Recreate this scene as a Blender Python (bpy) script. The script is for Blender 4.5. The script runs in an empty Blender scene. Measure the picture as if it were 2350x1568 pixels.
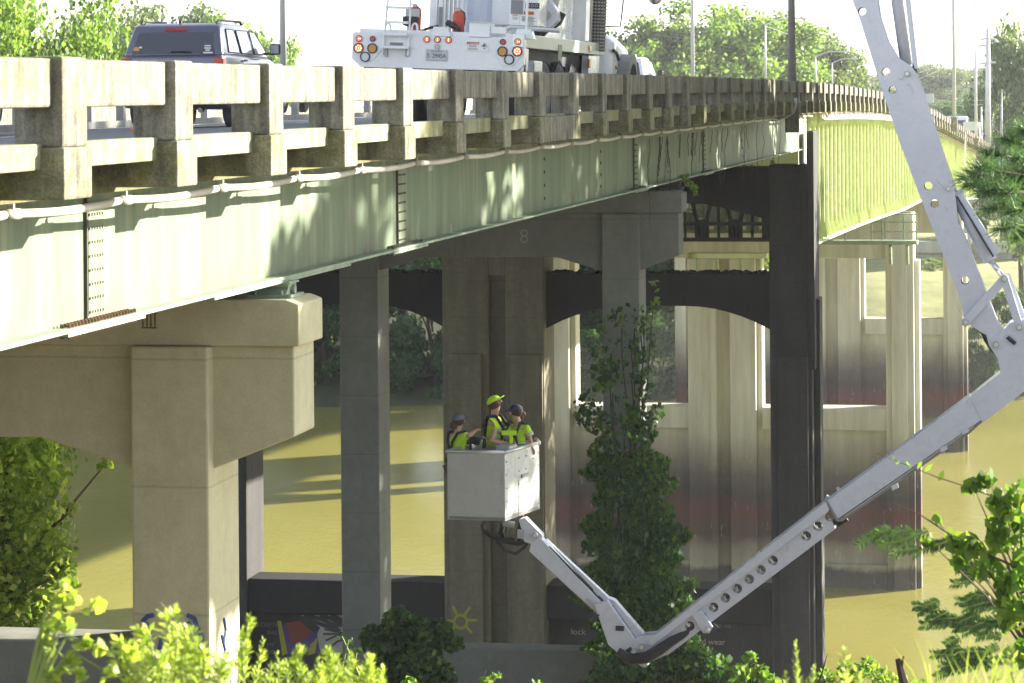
import bpy, math, random
import numpy as np
from mathutils import Vector, Matrix, Euler
R = math.radians
SC = bpy.context.scene
COL = SC.collection
# ------------------------------------------------------------------ camera
F = 6527.0; RL = .008                      # focal length in measured units, roll
cam = bpy.data.cameras.new('camera'); cam.lens = 100; cam.sensor_width = 36
cam.shift_y = (230-784)/2350; cam.clip_end = 6000; cam.clip_start = .2
cam.dof.use_dof = True; cam.dof.focus_distance = 42; cam.dof.aperture_fstop = 9
co = bpy.data.objects.new('camera', cam); COL.objects.link(co)
co.matrix_world = Matrix(((1, RL, 0, 0), (0, 0, -1, 0), (-RL, 1, 0, 0), (0, 0, 0, 1)))
SC.camera = co
# ------------------------------------------------------------------ light
SUN_AZ = 26.5; SUN_EL = 18.0               # azimuth measured from +X towards +Y
w = bpy.data.worlds.new('World'); SC.world = w; w.use_nodes = True
nt = w.node_tree; bg = nt.nodes['Background']
sky = nt.nodes.new('ShaderNodeTexSky'); sky.sky_type = 'NISHITA'; sky.sun_disc = False
sky.sun_elevation = R(SUN_EL); sky.sun_rotation = R(90-SUN_AZ)
sky.dust_density = .3; sky.air_density = 1.0; sky.ozone_density = 2.0
hs = nt.nodes.new('ShaderNodeHueSaturation'); hs.inputs['Saturation'].default_value = .45
nt.links.new(sky.outputs[0], hs.inputs['Color']); nt.links.new(hs.outputs[0], bg.inputs[0]); bg.inputs[1].default_value = .075
sd = bpy.data.lights.new('sun', 'SUN'); sd.energy = 5.0; sd.angle = R(.6); sd.color = (1, .93, .79)
so = bpy.data.objects.new('sun', sd); COL.objects.link(so)
tosun = Vector((math.cos(R(SUN_AZ))*math.cos(R(SUN_EL)), math.sin(R(SUN_AZ))*math.cos(R(SUN_EL)), math.sin(R(SUN_EL))))
so.rotation_euler = tosun.to_track_quat('Z', 'Y').to_euler(); so.location = (60, 30, 40)
SC.view_settings.view_transform = 'Standard'; SC.view_settings.look = 'None'
SC.view_settings.exposure = 2.35; SC.view_settings.gamma = 1
SC.cycles.max_bounces = 8; SC.cycles.diffuse_bounces = 5; SC.cycles.glossy_bounces = 4
SC.cycles.transparent_max_bounces = 8; SC.cycles.transmission_bounces = 4
SC.cycles.sample_clamp_indirect = 8

# ------------------------------------------------------------------ helpers
def P(x, y, Y):
    """world point seen at measured picture position x,y (2350 wide) at depth Y"""
    A = (x-1175)/F; B_ = (230-y)/F
    v = (B_-RL*A)/(1+RL*RL); u = A+RL*v
    return Vector((u*Y, Y, v*Y))
def tag(o, label=None, cat=None, group=None, kind=None):
    if label: o['label'] = label
    if cat: o['category'] = cat
    if group: o['group'] = group
    if kind: o['kind'] = kind
    return o
def empty(name, loc=(0, 0, 0), rz=0, label=None, cat=None, group=None):
    o = bpy.data.objects.new(name, None); COL.objects.link(o)
    o.location = loc; o.rotation_euler = (0, 0, rz); o.empty_display_size = .2
    return tag(o, label, cat, group)
def rootloc(p):
    while p.parent: p = p.parent
    return p
def link(name, me, mat, parent=None, world=True):
    o = bpy.data.objects.new(name, me); COL.objects.link(o)
    if mat is not None:
        for m in (mat if isinstance(mat, (list, tuple)) else [mat]): me.materials.append(m)
    if parent is not None:
        o.parent = parent
        if world:                              # vertices given in world space
            r = rootloc(parent)
            mw = Matrix.Translation(r.location) @ r.rotation_euler.to_matrix().to_4x4()
            me.transform(mw.inverted())
    return o
class MB:
    def __init__(s): s.v = []; s.f = []; s.m = []; s.cm = 0
    def add(s, vs, fs):
        n = len(s.v); s.v += [tuple(q) for q in vs]
        s.f += [tuple(i+n for i in f) for f in fs]; s.m += [s.cm]*len(fs); return s
    def box(s, c, sz, ax=None):
        c = Vector(c); ax = ax or (Vector((1, 0, 0)), Vector((0, 1, 0)), Vector((0, 0, 1)))
        h = [Vector(ax[i])*sz[i]/2 for i in range(3)]
        vs = [c+a*h[0]+b*h[1]+d*h[2] for a in (-1, 1) for b in (-1, 1) for d in (-1, 1)]
        return s.add(vs, [(0, 1, 3, 2), (4, 6, 7, 5), (0, 4, 5, 1), (2, 3, 7, 6), (0, 2, 6, 4), (1, 5, 7, 3)])
    def bx(s, x0, x1, y0, y1, z0, z1):
        return s.box(((x0+x1)/2, (y0+y1)/2, (z0+z1)/2), (abs(x1-x0), abs(y1-y0), abs(z1-z0)))
    def prism(s, pts, e):
        pts = [Vector(p) for p in pts]; e = Vector(e); n = len(pts)
        return s.add(pts+[p+e for p in pts], [tuple(range(n)), tuple(range(2*n-1, n-1, -1))] +
                     [(i, i+n, (i+1) % n+n, (i+1) % n) for i in range(n)])
    def tube(s, pts, r, seg=8):
        pts = [Vector(p) for p in pts]; n = len(pts)
        rr = r if isinstance(r, (list, tuple)) else [r]*n
        vs = []; up = None
        for i, p in enumerate(pts):
            t = (pts[min(i+1, n-1)]-pts[max(i-1, 0)])
            if t.length < 1e-9: t = Vector((0, 0, 1))
            t.normalize()
            if up is None:
                up = Vector((0, 0, 1)) if abs(t.z) < .9 else Vector((1, 0, 0))
            a = t.cross(up)
            if a.length < 1e-6: a = t.orthogonal()
            a.normalize(); b = a.cross(t).normalized(); up = b
            for k in range(seg):
                q = 2*math.pi*k/seg
                vs.append(p+(a*math.cos(q)+b*math.sin(q))*rr[i])
        fs = [(i*seg+k, i*seg+(k+1) % seg, (i+1)*seg+(k+1) % seg, (i+1)*seg+k) for i in range(n-1) for k in range(seg)]
        fs += [tuple(range(seg-1, -1, -1)), tuple(range((n-1)*seg, n*seg))]
        return s.add(vs, fs)
    def cyl(s, a, b, r, seg=16, r2=None): return s.tube([a, b], [r, r if r2 is None else r2], seg)
    def ring(s, c, nrm, r0, r1, th, seg=20):
        c = Vector(c); nrm = Vector(nrm).normalized(); a = nrm.orthogonal().normalized(); b = nrm.cross(a)
        vs = []
        for k in range(seg):
            d = a*math.cos(2*math.pi*k/seg)+b*math.sin(2*math.pi*k/seg)
            vs += [c+d*r0, c+d*r1, c+d*r1+nrm*th, c+d*r0+nrm*th]
        fs = []
        for k in range(seg):
            i = 4*k; j = 4*((k+1) % seg)
            for q in range(4): fs.append((i+q, i+(q+1) % 4, j+(q+1) % 4, j+q))
        return s.add(vs, fs)
    def ball(s, c, r, seg=12, rings=8, sc=(1, 1, 1)):
        c = Vector(c); vs = []
        for i in range(rings+1):
            th = math.pi*i/rings
            for k in range(seg):
                ph = 2*math.pi*k/seg
                vs.append(c+Vector((math.sin(th)*math.cos(ph)*sc[0], math.sin(th)*math.sin(ph)*sc[1], math.cos(th)*sc[2]))*r)
        fs = [(i*seg+k, (i+1)*seg+k, (i+1)*seg+(k+1) % seg, i*seg+(k+1) % seg) for i in range(rings) for k in range(seg)]
        return s.add(vs, fs)
    def mesh(s, name='m', recalc=True):
        import bmesh
        me = bpy.data.meshes.new(name); me.from_pydata(s.v, [], s.f)
        me.polygons.foreach_set('material_index', s.m)
        if recalc:
            bm = bmesh.new(); bm.from_mesh(me)
            bmesh.ops.recalc_face_normals(bm, faces=bm.faces); bm.to_mesh(me); bm.free()
        me.update(); return me
    def build(s, name, mat, parent=None, bevel=0, smooth=False, world=True, segs=2):
        me = s.mesh(name)
        if smooth: me.polygons.foreach_set('use_smooth', [True]*len(me.polygons))
        o = link(name, me, mat, parent, world)
        if bevel:
            b = o.modifiers.new('bevel', 'BEVEL'); b.width = bevel; b.segments = segs
            b.limit_method = 'ANGLE'; b.angle_limit = R(35)
        return o
def quads(name, V, mat, parent=None, world=True):
    """V: (n,4,3) array of leaf quads -> one fast mesh"""
    n = len(V); me = bpy.data.meshes.new(name)
    me.vertices.add(n*4); me.vertices.foreach_set('co', np.ascontiguousarray(V, dtype=np.float32).ravel())
    me.loops.add(n*4); me.loops.foreach_set('vertex_index', np.arange(n*4, dtype=np.int32))
    me.polygons.add(n); me.polygons.foreach_set('loop_start', np.arange(0, n*4, 4, dtype=np.int32))
    me.polygons.foreach_set('loop_total', np.full(n, 4, dtype=np.int32))
    me.update(calc_edges=True); me.validate()
    return link(name, me, mat, parent, world)
def textobj(name, s, h, org, ux, uy, mat, parent=None, off=0, align='LEFT', world=True, sx=1.0, thick=.002):
    cu = bpy.data.curves.new(name, 'FONT'); cu.body = s; cu.size = 1; cu.align_x = align
    cu.offset = off; cu.extrude = .0
    t = bpy.data.objects.new(name, cu); COL.objects.link(t)
    dg = bpy.context.evaluated_depsgraph_get(); dg.update()
    me = bpy.data.meshes.new_from_object(t.evaluated_get(dg)); bpy.data.objects.remove(t)
    ux = Vector(ux).normalized(); uy = Vector(uy).normalized(); nn = ux.cross(uy)
    M = Matrix((ux*h*1.38*sx, uy*h*1.38, nn)).transposed().to_4x4(); M.translation = Vector(org)
    me.transform(M)
    return link(name, me, mat, parent, world)
# ------------------------------------------------------------------ materials
MAT = {}
def newmat(name):
    m = bpy.data.materials.new(name); m.use_nodes = True
    n = m.node_tree.nodes; b = n['Principled BSDF']; MAT[name] = m
    return m, n, m.node_tree.links, b
def ramp(n, stops, interp='LINEAR'):
    r = n.new('ShaderNodeValToRGB'); cr = r.color_ramp; cr.interpolation = interp
    while len(cr.elements) < len(stops): cr.elements.new(.5)
    for e, (p, c) in zip(cr.elements, stops): e.position = p; e.color = (*c, 1) if len(c) == 3 else c
    return r
def mixc(n, l, mode, fac, a, b):
    x = n.new('ShaderNodeMix'); x.data_type = 'RGBA'; x.blend_type = mode
    for sock, val in ((x.inputs[0], fac), (x.inputs[6], a), (x.inputs[7], b)):
        if isinstance(val, (int, float)): sock.default_value = val
        elif isinstance(val, tuple): sock.default_value = (*val, 1)
        else: l.new(val, sock)
    return x.outputs[2]
def pos(n, l, scale=(1, 1, 1), local=False):
    g = n.new('ShaderNodeTexCoord') if local else n.new('ShaderNodeNewGeometry')
    m = n.new('ShaderNodeMapping'); m.inputs['Scale'].default_value = scale
    l.new(g.outputs['Object'] if local else g.outputs['Position'], m.inputs[0]); return m.outputs[0]
def noise(n, l, vec, sc, det=4, rough=.6, dist=0):
    t = n.new('ShaderNodeTexNoise'); t.inputs['Scale'].default_value = sc; t.inputs['Detail'].default_value = det
    t.inputs['Roughness'].default_value = rough; t.inputs['Distortion'].default_value = dist
    l.new(vec, t.inputs['Vector']); return t.outputs['Fac']
def bump(n, l, b, h, strength=.3, dist=.01):
    k = n.new('ShaderNodeBump'); k.inputs['Strength'].default_value = strength; k.inputs['Distance'].default_value = dist
    l.new(h, k.inputs['Height']); l.new(k.outputs[0], b.inputs['Normal'])
def concrete(name, c, dark=(.1, .095, .075), streak=.5, spot=.35, moss=0, rough=.9, streakscale=6, speck=.3, bm=.35):
    m, n, l, b = newmat(name)
    v = pos(n, l); vs = pos(n, l, (1, 1, .12))
    big = noise(n, l, v, .9, 5, .65); mid = noise(n, l, v, 6, 6, .7); st = noise(n, l, vs, streakscale, 5, .65)
    fine = noise(n, l, v, 52, 3, .85)
    r1 = ramp(n, [(.35, (0, 0, 0)), (.7, (1, 1, 1))]); l.new(st, r1.inputs[0])
    f1 = n.new('ShaderNodeMath'); f1.operation = 'MULTIPLY'; f1.inputs[1].default_value = streak; l.new(r1.outputs[0], f1.inputs[0])
    col = mixc(n, l, 'MIX', f1.outputs[0], c, dark)
    r2 = ramp(n, [(.4, (0, 0, 0)), (.75, (1, 1, 1))]); l.new(big, r2.inputs[0])
    f2 = n.new('ShaderNodeMath'); f2.operation = 'MULTIPLY'; f2.inputs[1].default_value = spot; l.new(r2.outputs[0], f2.inputs[0])
    col = mixc(n, l, 'MIX', f2.outputs[0], col, tuple(q*.55 for q in c))
    if moss:
        r3 = ramp(n, [(.5, (0, 0, 0)), (.62, (1, 1, 1))]); l.new(noise(n, l, v, 2.3, 5, .7), r3.inputs[0])
        f3 = n.new('ShaderNodeMath'); f3.operation = 'MULTIPLY'; f3.inputs[1].default_value = moss; l.new(r3.outputs[0], f3.inputs[0])
        col = mixc(n, l, 'MIX', f3.outputs[0], col, (.17, .17, .055))
    r4 = ramp(n, [(.3, (1-speck,)*3), (.6, (1, 1, 1)), (.75, (1+speck*.6,)*3)]); l.new(mid, r4.inputs[0])
    col = mixc(n, l, 'MULTIPLY', 1.0, col, r4.outputs[0])
    r5 = ramp(n, [(.3, (1-speck,)*3), (.5, (1, 1, 1)), (.7, (1+speck,)*3)]); l.new(fine, r5.inputs[0])
    col = mixc(n, l, 'MULTIPLY', .8, col, r5.outputs[0])
    if name.startswith('pier'):
        # horizontal pour joints of the formwork and a little rust run
        g = n.new('ShaderNodeNewGeometry'); sp = n.new('ShaderNodeSeparateXYZ'); l.new(g.outputs['Position'], sp.inputs[0])
        wv = n.new('ShaderNodeMath'); wv.operation = 'MULTIPLY_ADD'; wv.inputs[1].default_value = .03; l.new(mid, wv.inputs[0]); l.new(sp.outputs[2], wv.inputs[2])
        md = n.new('ShaderNodeMath'); md.operation = 'PINGPONG'; md.inputs[1].default_value = .61; l.new(wv.outputs[0], md.inputs[0])
        rj = ramp(n, [(0, (.72, .72, .7)), (.018, (1, 1, 1))]); l.new(md.outputs[0], rj.inputs[0])
        col = mixc(n, l, 'MULTIPLY', .8, col, rj.outputs[0])
        rr_ = ramp(n, [(.66, (0, 0, 0)), (.8, (.5, .5, .5))]); l.new(noise(n, l, pos(n, l, (1, 1, .05)), 3.1, 4, .7), rr_.inputs[0])
        col = mixc(n, l, 'MIX', rr_.outputs[0], col, tuple(q*k for q, k in zip(c, (.62, .52, .42))))
    l.new(col, b.inputs['Base Color']); b.inputs['Roughness'].default_value = rough
    b.inputs['Specular IOR Level'].default_value = .25
    bump(n, l, b, fine, bm, .008)
    return m
def paint(name, c, rough=.35, metal=0, dirt=.15, spec=.5, sc=3, coat=0):
    m, n, l, b = newmat(name); v = pos(n, l, local=True)
    r = ramp(n, [(.35, tuple(q*(1-dirt) for q in c)), (.65, c)]); l.new(noise(n, l, v, sc, 6, .7), r.inputs[0])
    co_ = r.outputs[0]
    if name in ('white_paint', 'boom_paint', 'basket_white'):
        r2 = ramp(n, [(.58, (0, 0, 0)), (.78, (.55, .55, .55))]); l.new(noise(n, l, pos(n, l, (1, 1, .35), True), 14, 6, .8), r2.inputs[0])
        co_ = mixc(n, l, 'MIX', r2.outputs[0], co_, tuple(q*.6 for q in c))
        r3 = ramp(n, [(.3, (.12,)*3), (.7, (.5,)*3)]); l.new(noise(n, l, v, 5, 4, .7), r3.inputs[0]); l.new(r3.outputs[0], b.inputs['Roughness'])
    l.new(co_, b.inputs['Base Color'])
    if not b.inputs['Roughness'].is_linked: b.inputs['Roughness'].default_value = rough
    b.inputs['Metallic'].default_value = metal; b.inputs['Specular IOR Level'].default_value = spec
    if coat: b.inputs['Coat Weight'].default_value = coat; b.inputs['Coat Roughness'].default_value = .1
    return m
def glow(name, c, e, strength):
    m, n, l, b = newmat(name); b.inputs['Base Color'].default_value = (*c, 1); b.inputs['Roughness'].default_value = .3
    b.inputs['Emission Color'].default_value = (*e, 1); b.inputs['Emission Strength'].default_value = strength; return m
def leafmat(name, c1, c2, trans=.4, c3=None, big=.25, rough=.5):
    m, n, l, b = newmat(name)
    g = n.new('ShaderNodeNewGeometry')
    st = [(0, c1), (.6, c2)]+([(1, c3)] if c3 else [(1, c2)])
    r = ramp(n, st); l.new(g.outputs['Random Per Island'], r.inputs[0])
    v = pos(n, l); r2 = ramp(n, [(.3, (.6, .62, .6)), (.7, (1.35, 1.3, 1.1))]); l.new(noise(n, l, v, big, 3, .6), r2.inputs[0])
    col = mixc(n, l, 'MULTIPLY', .8, r.outputs[0], r2.outputs[0])
    l.new(col, b.inputs['Base Color']); b.inputs['Roughness'].default_value = rough; b.inputs['Specular IOR Level'].default_value = .35
    t = n.new('ShaderNodeBsdfTranslucent')
    tc = mixc(n, l, 'MULTIPLY', 1.0, col, (1.25, 1.3, .7)); l.new(tc, t.inputs[0])
    mx = n.new('ShaderNodeMixShader'); mx.inputs[0].default_value = trans
    l.new(b.outputs[0], mx.inputs[1]); l.new(t.outputs[0], mx.inputs[2]); l.new(mx.outputs[0], n['Material Output'].inputs['Surface'])
    return m
concrete('rail_concrete', (.31, .295, .235), (.055, .05, .038), .95, .6, .25, streakscale=9, speck=.42, bm=.6)
concrete('block_concrete', (.33, .315, .22), (.05, .05, .028), .85, .6, .75, streakscale=7, speck=.5, bm=.7)
concrete('curb_concrete', (.33, .33, .21), (.12, .125, .055), .7, .35, .6, streakscale=8)
concrete('fascia_concrete', (.20, .17, .08), (.06, .05, .02), .8, .5, .7)
concrete('pier_tan', (.58, .54, .35), (.42, .39, .22), .25, .35, 0, streakscale=2, speck=.12, bm=.2)
concrete('pier_grey', (.25, .26, .24), (.16, .165, .14), .4, .4, 0, streakscale=2, speck=.15, bm=.2)
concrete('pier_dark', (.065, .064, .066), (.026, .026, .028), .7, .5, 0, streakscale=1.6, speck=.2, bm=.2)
concrete('pier_center', (.20, .187, .13), (.09, .085, .06), .6, .5, 0, streakscale=2.2, speck=.2, bm=.2)
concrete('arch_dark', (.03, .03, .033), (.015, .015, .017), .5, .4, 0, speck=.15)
concrete('deck_concrete', (.42, .41, .38), (.25, .24, .22), .3, .4, 0)
concrete('asphalt', (.20, .20, .21), (.12, .12, .13), .2, .5, 0, streakscale=1)
concrete('mud', (.12, .1, .06), (.07, .06, .04), .5, .5, 0)
def girder_mat():
    m, n, l, b = newmat('girder_green')
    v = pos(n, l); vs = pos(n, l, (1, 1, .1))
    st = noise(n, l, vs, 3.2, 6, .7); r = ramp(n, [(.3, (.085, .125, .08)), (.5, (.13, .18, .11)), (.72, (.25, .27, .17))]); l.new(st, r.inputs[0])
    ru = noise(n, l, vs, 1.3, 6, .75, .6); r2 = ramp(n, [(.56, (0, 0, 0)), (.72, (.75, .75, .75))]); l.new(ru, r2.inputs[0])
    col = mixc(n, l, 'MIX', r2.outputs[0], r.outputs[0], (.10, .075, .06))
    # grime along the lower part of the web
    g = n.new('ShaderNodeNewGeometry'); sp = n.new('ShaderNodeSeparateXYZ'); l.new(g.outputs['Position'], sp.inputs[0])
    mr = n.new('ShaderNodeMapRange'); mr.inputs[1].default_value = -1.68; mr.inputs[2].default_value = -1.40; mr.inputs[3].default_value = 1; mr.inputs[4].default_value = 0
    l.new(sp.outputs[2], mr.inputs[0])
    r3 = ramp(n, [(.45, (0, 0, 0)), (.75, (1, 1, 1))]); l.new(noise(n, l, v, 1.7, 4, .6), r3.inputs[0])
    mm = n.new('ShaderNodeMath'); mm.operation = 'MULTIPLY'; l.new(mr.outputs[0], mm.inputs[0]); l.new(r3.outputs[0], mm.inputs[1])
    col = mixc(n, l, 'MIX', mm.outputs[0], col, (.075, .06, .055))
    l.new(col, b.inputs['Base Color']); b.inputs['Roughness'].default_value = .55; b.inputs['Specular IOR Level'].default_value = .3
girder_mat()
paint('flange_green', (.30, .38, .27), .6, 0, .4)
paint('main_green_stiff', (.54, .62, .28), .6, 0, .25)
paint('splice_plate', (.31, .30, .24), .7, 0, .35)
paint('bolt_dark', (.10, .085, .07), .7, 0, .3)
def main_green():
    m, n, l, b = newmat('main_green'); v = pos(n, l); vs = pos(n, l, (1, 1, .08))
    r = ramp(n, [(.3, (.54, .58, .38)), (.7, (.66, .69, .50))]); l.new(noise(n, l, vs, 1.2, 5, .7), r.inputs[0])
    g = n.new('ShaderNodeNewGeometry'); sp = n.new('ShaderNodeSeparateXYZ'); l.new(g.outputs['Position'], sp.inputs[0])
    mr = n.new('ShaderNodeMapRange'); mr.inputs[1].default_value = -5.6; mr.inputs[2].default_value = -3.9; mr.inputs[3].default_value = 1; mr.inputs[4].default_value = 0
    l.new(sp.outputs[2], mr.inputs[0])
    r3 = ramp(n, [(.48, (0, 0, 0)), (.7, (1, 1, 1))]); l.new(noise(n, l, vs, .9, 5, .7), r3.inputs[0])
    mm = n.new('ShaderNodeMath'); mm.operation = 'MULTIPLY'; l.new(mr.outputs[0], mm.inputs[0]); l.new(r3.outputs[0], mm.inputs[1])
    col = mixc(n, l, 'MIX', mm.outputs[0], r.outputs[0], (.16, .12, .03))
    l.new(col, b.inputs['Base Color']); b.inputs['Roughness'].default_value = .55
main_green()
def river_pier():
    m, n, l, b = newmat('river_pier'); v = pos(n, l); vs = pos(n, l, (1, 1, .1))
    g = n.new('ShaderNodeNewGeometry'); sp = n.new('ShaderNodeSeparateXYZ'); l.new(g.outputs['Position'], sp.inputs[0])
    wob = n.new('ShaderNodeMath'); wob.operation = 'MULTIPLY_ADD'; wob.inputs[1].default_value = 1.6; l.new(noise(n, l, v, .35, 5, .7), wob.inputs[0]); l.new(sp.outputs[2], wob.inputs[2])
    mr = n.new('ShaderNodeMapRange'); mr.inputs[1].default_value = -26; mr.inputs[2].default_value = -12; l.new(wob.outputs[0], mr.inputs[0])
    r = ramp(n, [(.03, (.13, .12, .10)), (.12, (.09, .08, .07)), (.14, (.36, .33, .25)), (.20, (.27, .23, .18)), (.25, (.10, .065, .058)),
                 (.34, (.12, .048, .038)), (.41, (.065, .055, .06)), (.48, (.12, .105, .1)), (.55, (.25, .235, .20)), (.64, (.46, .45, .39)), (.8, (.56, .55, .48))])
    l.new(mr.outputs[0], r.inputs[0])
    r2 = ramp(n, [(.35, (.72, .7, .68)), (.65, (1.1, 1.1, 1.08))]); l.new(noise(n, l, vs, 1.2, 6, .75), r2.inputs[0])
    col = mixc(n, l, 'MULTIPLY', .9, r.outputs[0], r2.outputs[0])
    # pale drips of lime
    vd = pos(n, l, (1, 1, .16)); r4 = ramp(n, [(.64, (0, 0, 0)), (.72, (.6, .6, .6))]); l.new(noise(n, l, vd, 5, 3, .8), r4.inputs[0])
    mr2 = n.new('ShaderNodeMapRange'); mr2.inputs[1].default_value = -17.5; mr2.inputs[2].default_value = -20; l.new(sp.outputs[2], mr2.inputs[0])
    mm = n.new('ShaderNodeMath'); mm.operation = 'MULTIPLY'; l.new(mr2.outputs[0], mm.inputs[0]); l.new(r4.outputs[0], mm.inputs[1])
    col = mixc(n, l, 'MIX', mm.outputs[0], col, (.42, .40, .36))
    l.new(col, b.inputs['Base Color']); b.inputs['Roughness'].default_value = .9; b.inputs['Specular IOR Level'].default_value = .2
river_pier()
def water_mat():
    m, n, l, b = newmat('river_water'); v = pos(n, l, (1, .5, 1))
    r = ramp(n, [(.35, (.25, .23, .055)), (.65, (.31, .285, .08))]); l.new(noise(n, l, v, .05, 4, .6), r.inputs[0])
    l.new(r.outputs[0], b.inputs['Base Color']); b.inputs['Roughness'].default_value = .08
    b.inputs['IOR'].default_value = 1.33; b.inputs['Specular IOR Level'].default_value = .5
    k = n.new('ShaderNodeBump'); k.inputs['Strength'].default_value = .22; k.inputs['Distance'].default_value = .1
    l.new(noise(n, l, pos(n, l, (1, .35, 1)), 2.2, 6, .7), k.inputs['Height']); l.new(k.outputs[0], b.inputs['Normal'])
water_mat()
paint('white_paint', (.70, .71, .74), .28, 0, .06, coat=.3)
paint('boom_paint', (.56, .585, .68), .3, 0, .08, coat=.2)
paint('basket_white', (.40, .42, .41), .45, 0, .06)
paint('galv', (.42, .42, .42), .5, .3, .2)
paint('pole_grey', (.26, .26, .27), .5, .2, .3)
paint('pole_pale', (.62, .62, .62), .5, .2, .1)
paint('pipe_pvc', (.62, .58, .5), .5, 0, .3, sc=.8)
paint('black', (.012, .012, .014), .5, 0, .2)
paint('black_purple', (.025, .02, .05), .5, 0, .2)
paint('tyre', (.06, .06, .07), .75, 0, .2)
paint('glass_dark', (.025, .026, .045), .06, 0, .0, spec=.8, coat=1)
paint('car_blue', (.10, .105, .16), .3, .3, .05, coat=.8)
paint('steel_mesh', (.10, .095, .09), .5, .1, .6, sc=30)
paint('chrome', (.7, .7, .72), .2, 1, .05)
paint('alu', (.62, .64, .63), .35, .6, .1)
paint('red_lens', (.45, .02, .01), .2, 0, 0)
glow('lamp_red', (.6, .05, .02), (1, .12, .04), .3)
glow('lamp_dot', (1, .5, .3), (1, .55, .3), 1.2)
paint('lamp_amber', (.55, .25, .03), .25, 0, .1)
paint('lamp_clear', (.55, .56, .6), .15, 0, .1)
paint('ext_red', (.50, .05, .02), .35, 0, .1)
paint('cone_orange', (.75, .16, .05), .6, 0, .1)
paint('sign_white', (.72, .72, .72), .5, 0, .02)
paint('sign_red', (.45, .04, .04), .5, 0, .02)
paint('sign_orange', (.6, .17, .03), .5, 0, .02)
paint('ink', (.03, .03, .035), .6, 0, .02)
paint('ink_grey', (.2, .2, .22), .6, 0, .02)
paint('plate_grey', (.42, .43, .46), .4, .1, .1)
paint('sign_green', (.0, .22, .17), .5, 0, .02)
paint('spray_white', (.42, .42, .36), .9, 0, .2)
paint('spray_dim', (.19, .19, .24), .9, 0, .3)
paint('spray_yellow', (.38, .36, .05), .9, 0, .15)
paint('spray_blue', (.08, .12, .36), .9, 0, .3)
paint('spray_red', (.24, .06, .04), .9, 0, .2)
paint('spray_purple', (.09, .06, .22), .9, 0, .2)
paint('rust', (.16, .08, .04), .9, 0, .4)
paint('bark', (.10, .075, .05), .95, 0, .4)
paint('stem_green', (.22, .28, .06), .7, 0, .2)
paint('vine_dry', (.05, .035, .03), .9, 0, .3)
leafmat('leaf_far', (.07, .12, .05), (.14, .20, .08), .4, (.2, .26, .1), big=.12)
leafmat('leaf_bright', (.11, .19, .04), (.18, .29, .07), .5, (.28, .37, .11), big=.15)
leafmat('leaf_dark', (.035, .08, .035), (.07, .14, .05), .35, (.10, .19, .06), big=.2)
leafmat('leaf_ivy', (.018, .06, .015), (.04, .12, .025), .35, (.14, .24, .045), big=1.6)
leafmat('leaf_fore', (.24, .34, .05), (.38, .48, .09), .5, (.52, .6, .2), big=2)
leafmat('leaf_tree', (.14, .24, .035), (.30, .42, .08), .7, (.58, .62, .2), big=.8)
leafmat('leaf_vine', (.08, .18, .025), (.16, .28, .04), .5, (.28, .36, .06), big=1)
leafmat('leaf_pine', (.04, .10, .05), (.09, .18, .08), .35, (.16, .25, .10), big=1)
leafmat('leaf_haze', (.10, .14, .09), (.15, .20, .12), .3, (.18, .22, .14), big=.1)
leafmat('grass', (.16, .20, .05), (.28, .30, .09), .4, (.3, .33, .1), big=.3)

def bank_mat():
    m, n, l, b = newmat('bank'); v = pos(n, l)
    g = n.new('ShaderNodeNewGeometry'); sp = n.new('ShaderNodeSeparateXYZ'); l.new(g.outputs['Position'], sp.inputs[0])
    mr = n.new('ShaderNodeMapRange'); mr.inputs[1].default_value = 30; mr.inputs[2].default_value = 36; l.new(sp.outputs[0], mr.inputs[0])
    r = ramp(n, [(.35, (.20, .22, .07)), (.65, (.34, .34, .14))]); l.new(noise(n, l, v, .35, 6, .7), r.inputs[0])
    r2 = ramp(n, [(.35, (.03, .04, .015)), (.65, (.06, .07, .03))]); l.new(noise(n, l, v, .35, 6, .7), r2.inputs[0])
    l.new(mixc(n, l, 'MIX', mr.outputs[0], r2.outputs[0], r.outputs[0]), b.inputs['Base Color']); b.inputs['Roughness'].default_value = 1
bank_mat()
# ------------------------------------------------------------------ bridge alignment
def railX(Y):
    if Y < 94: return .1774*Y-6.1
    if Y < 150: return .1774*Y-6.1+.00029*(Y-94)**2
    return railX(149.999)+.21*(Y-150)
def slopeX(Y): return .1774 if Y < 94 else (.1774+.00058*(Y-94) if Y < 150 else .21)
_ky = [-20, 0, 20, 43, 60, 75, 95, 120, 140, 165, 200, 240, 330]
_kz = [-.02, -.02, 0, .09, .15, .18, .17, .02, -.28, -1.02, -2.5, -4.3, -9.0]
_cy = np.linspace(-20, 330, 351); _cz = np.interp(_cy, _ky, _kz)
for _ in range(3): _cz[6:-6] = np.convolve(_cz, np.ones(13)/13, 'same')[6:-6]
def dz(Y): return float(np.interp(Y, _cy, _cz))
def frame(Y):
    m = slopeX(Y); k = 1/math.sqrt(1+m*m)
    return Vector((m*k, k, 0)), Vector((k, -m*k, 0))
def B(Y, l, z, prof=False):
    a, n = frame(Y)
    return Vector((railX(Y), Y, z+(dz(Y) if prof else 0)))+n*l
UP = Vector((0, 0, 1))
def tilt(l): return min(0, .02*(l+.6))
def sweep(mb, prof, ys, usez=True):
    n = len(prof); vs = []
    for Y in ys:
        for (l, z) in prof: vs.append(B(Y, l, z+(tilt(l) if usez else 0), usez))
    fs = [(i*n+k, i*n+(k+1) % n, (i+1)*n+(k+1) % n, (i+1)*n+k) for i in range(len(ys)-1) for k in range(n)]
    fs += [tuple(range(n)), tuple(range((len(ys)-1)*n, len(ys)*n))]
    mb.add(vs, fs)
YS = list(np.arange(8, 264, 3.0))
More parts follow.
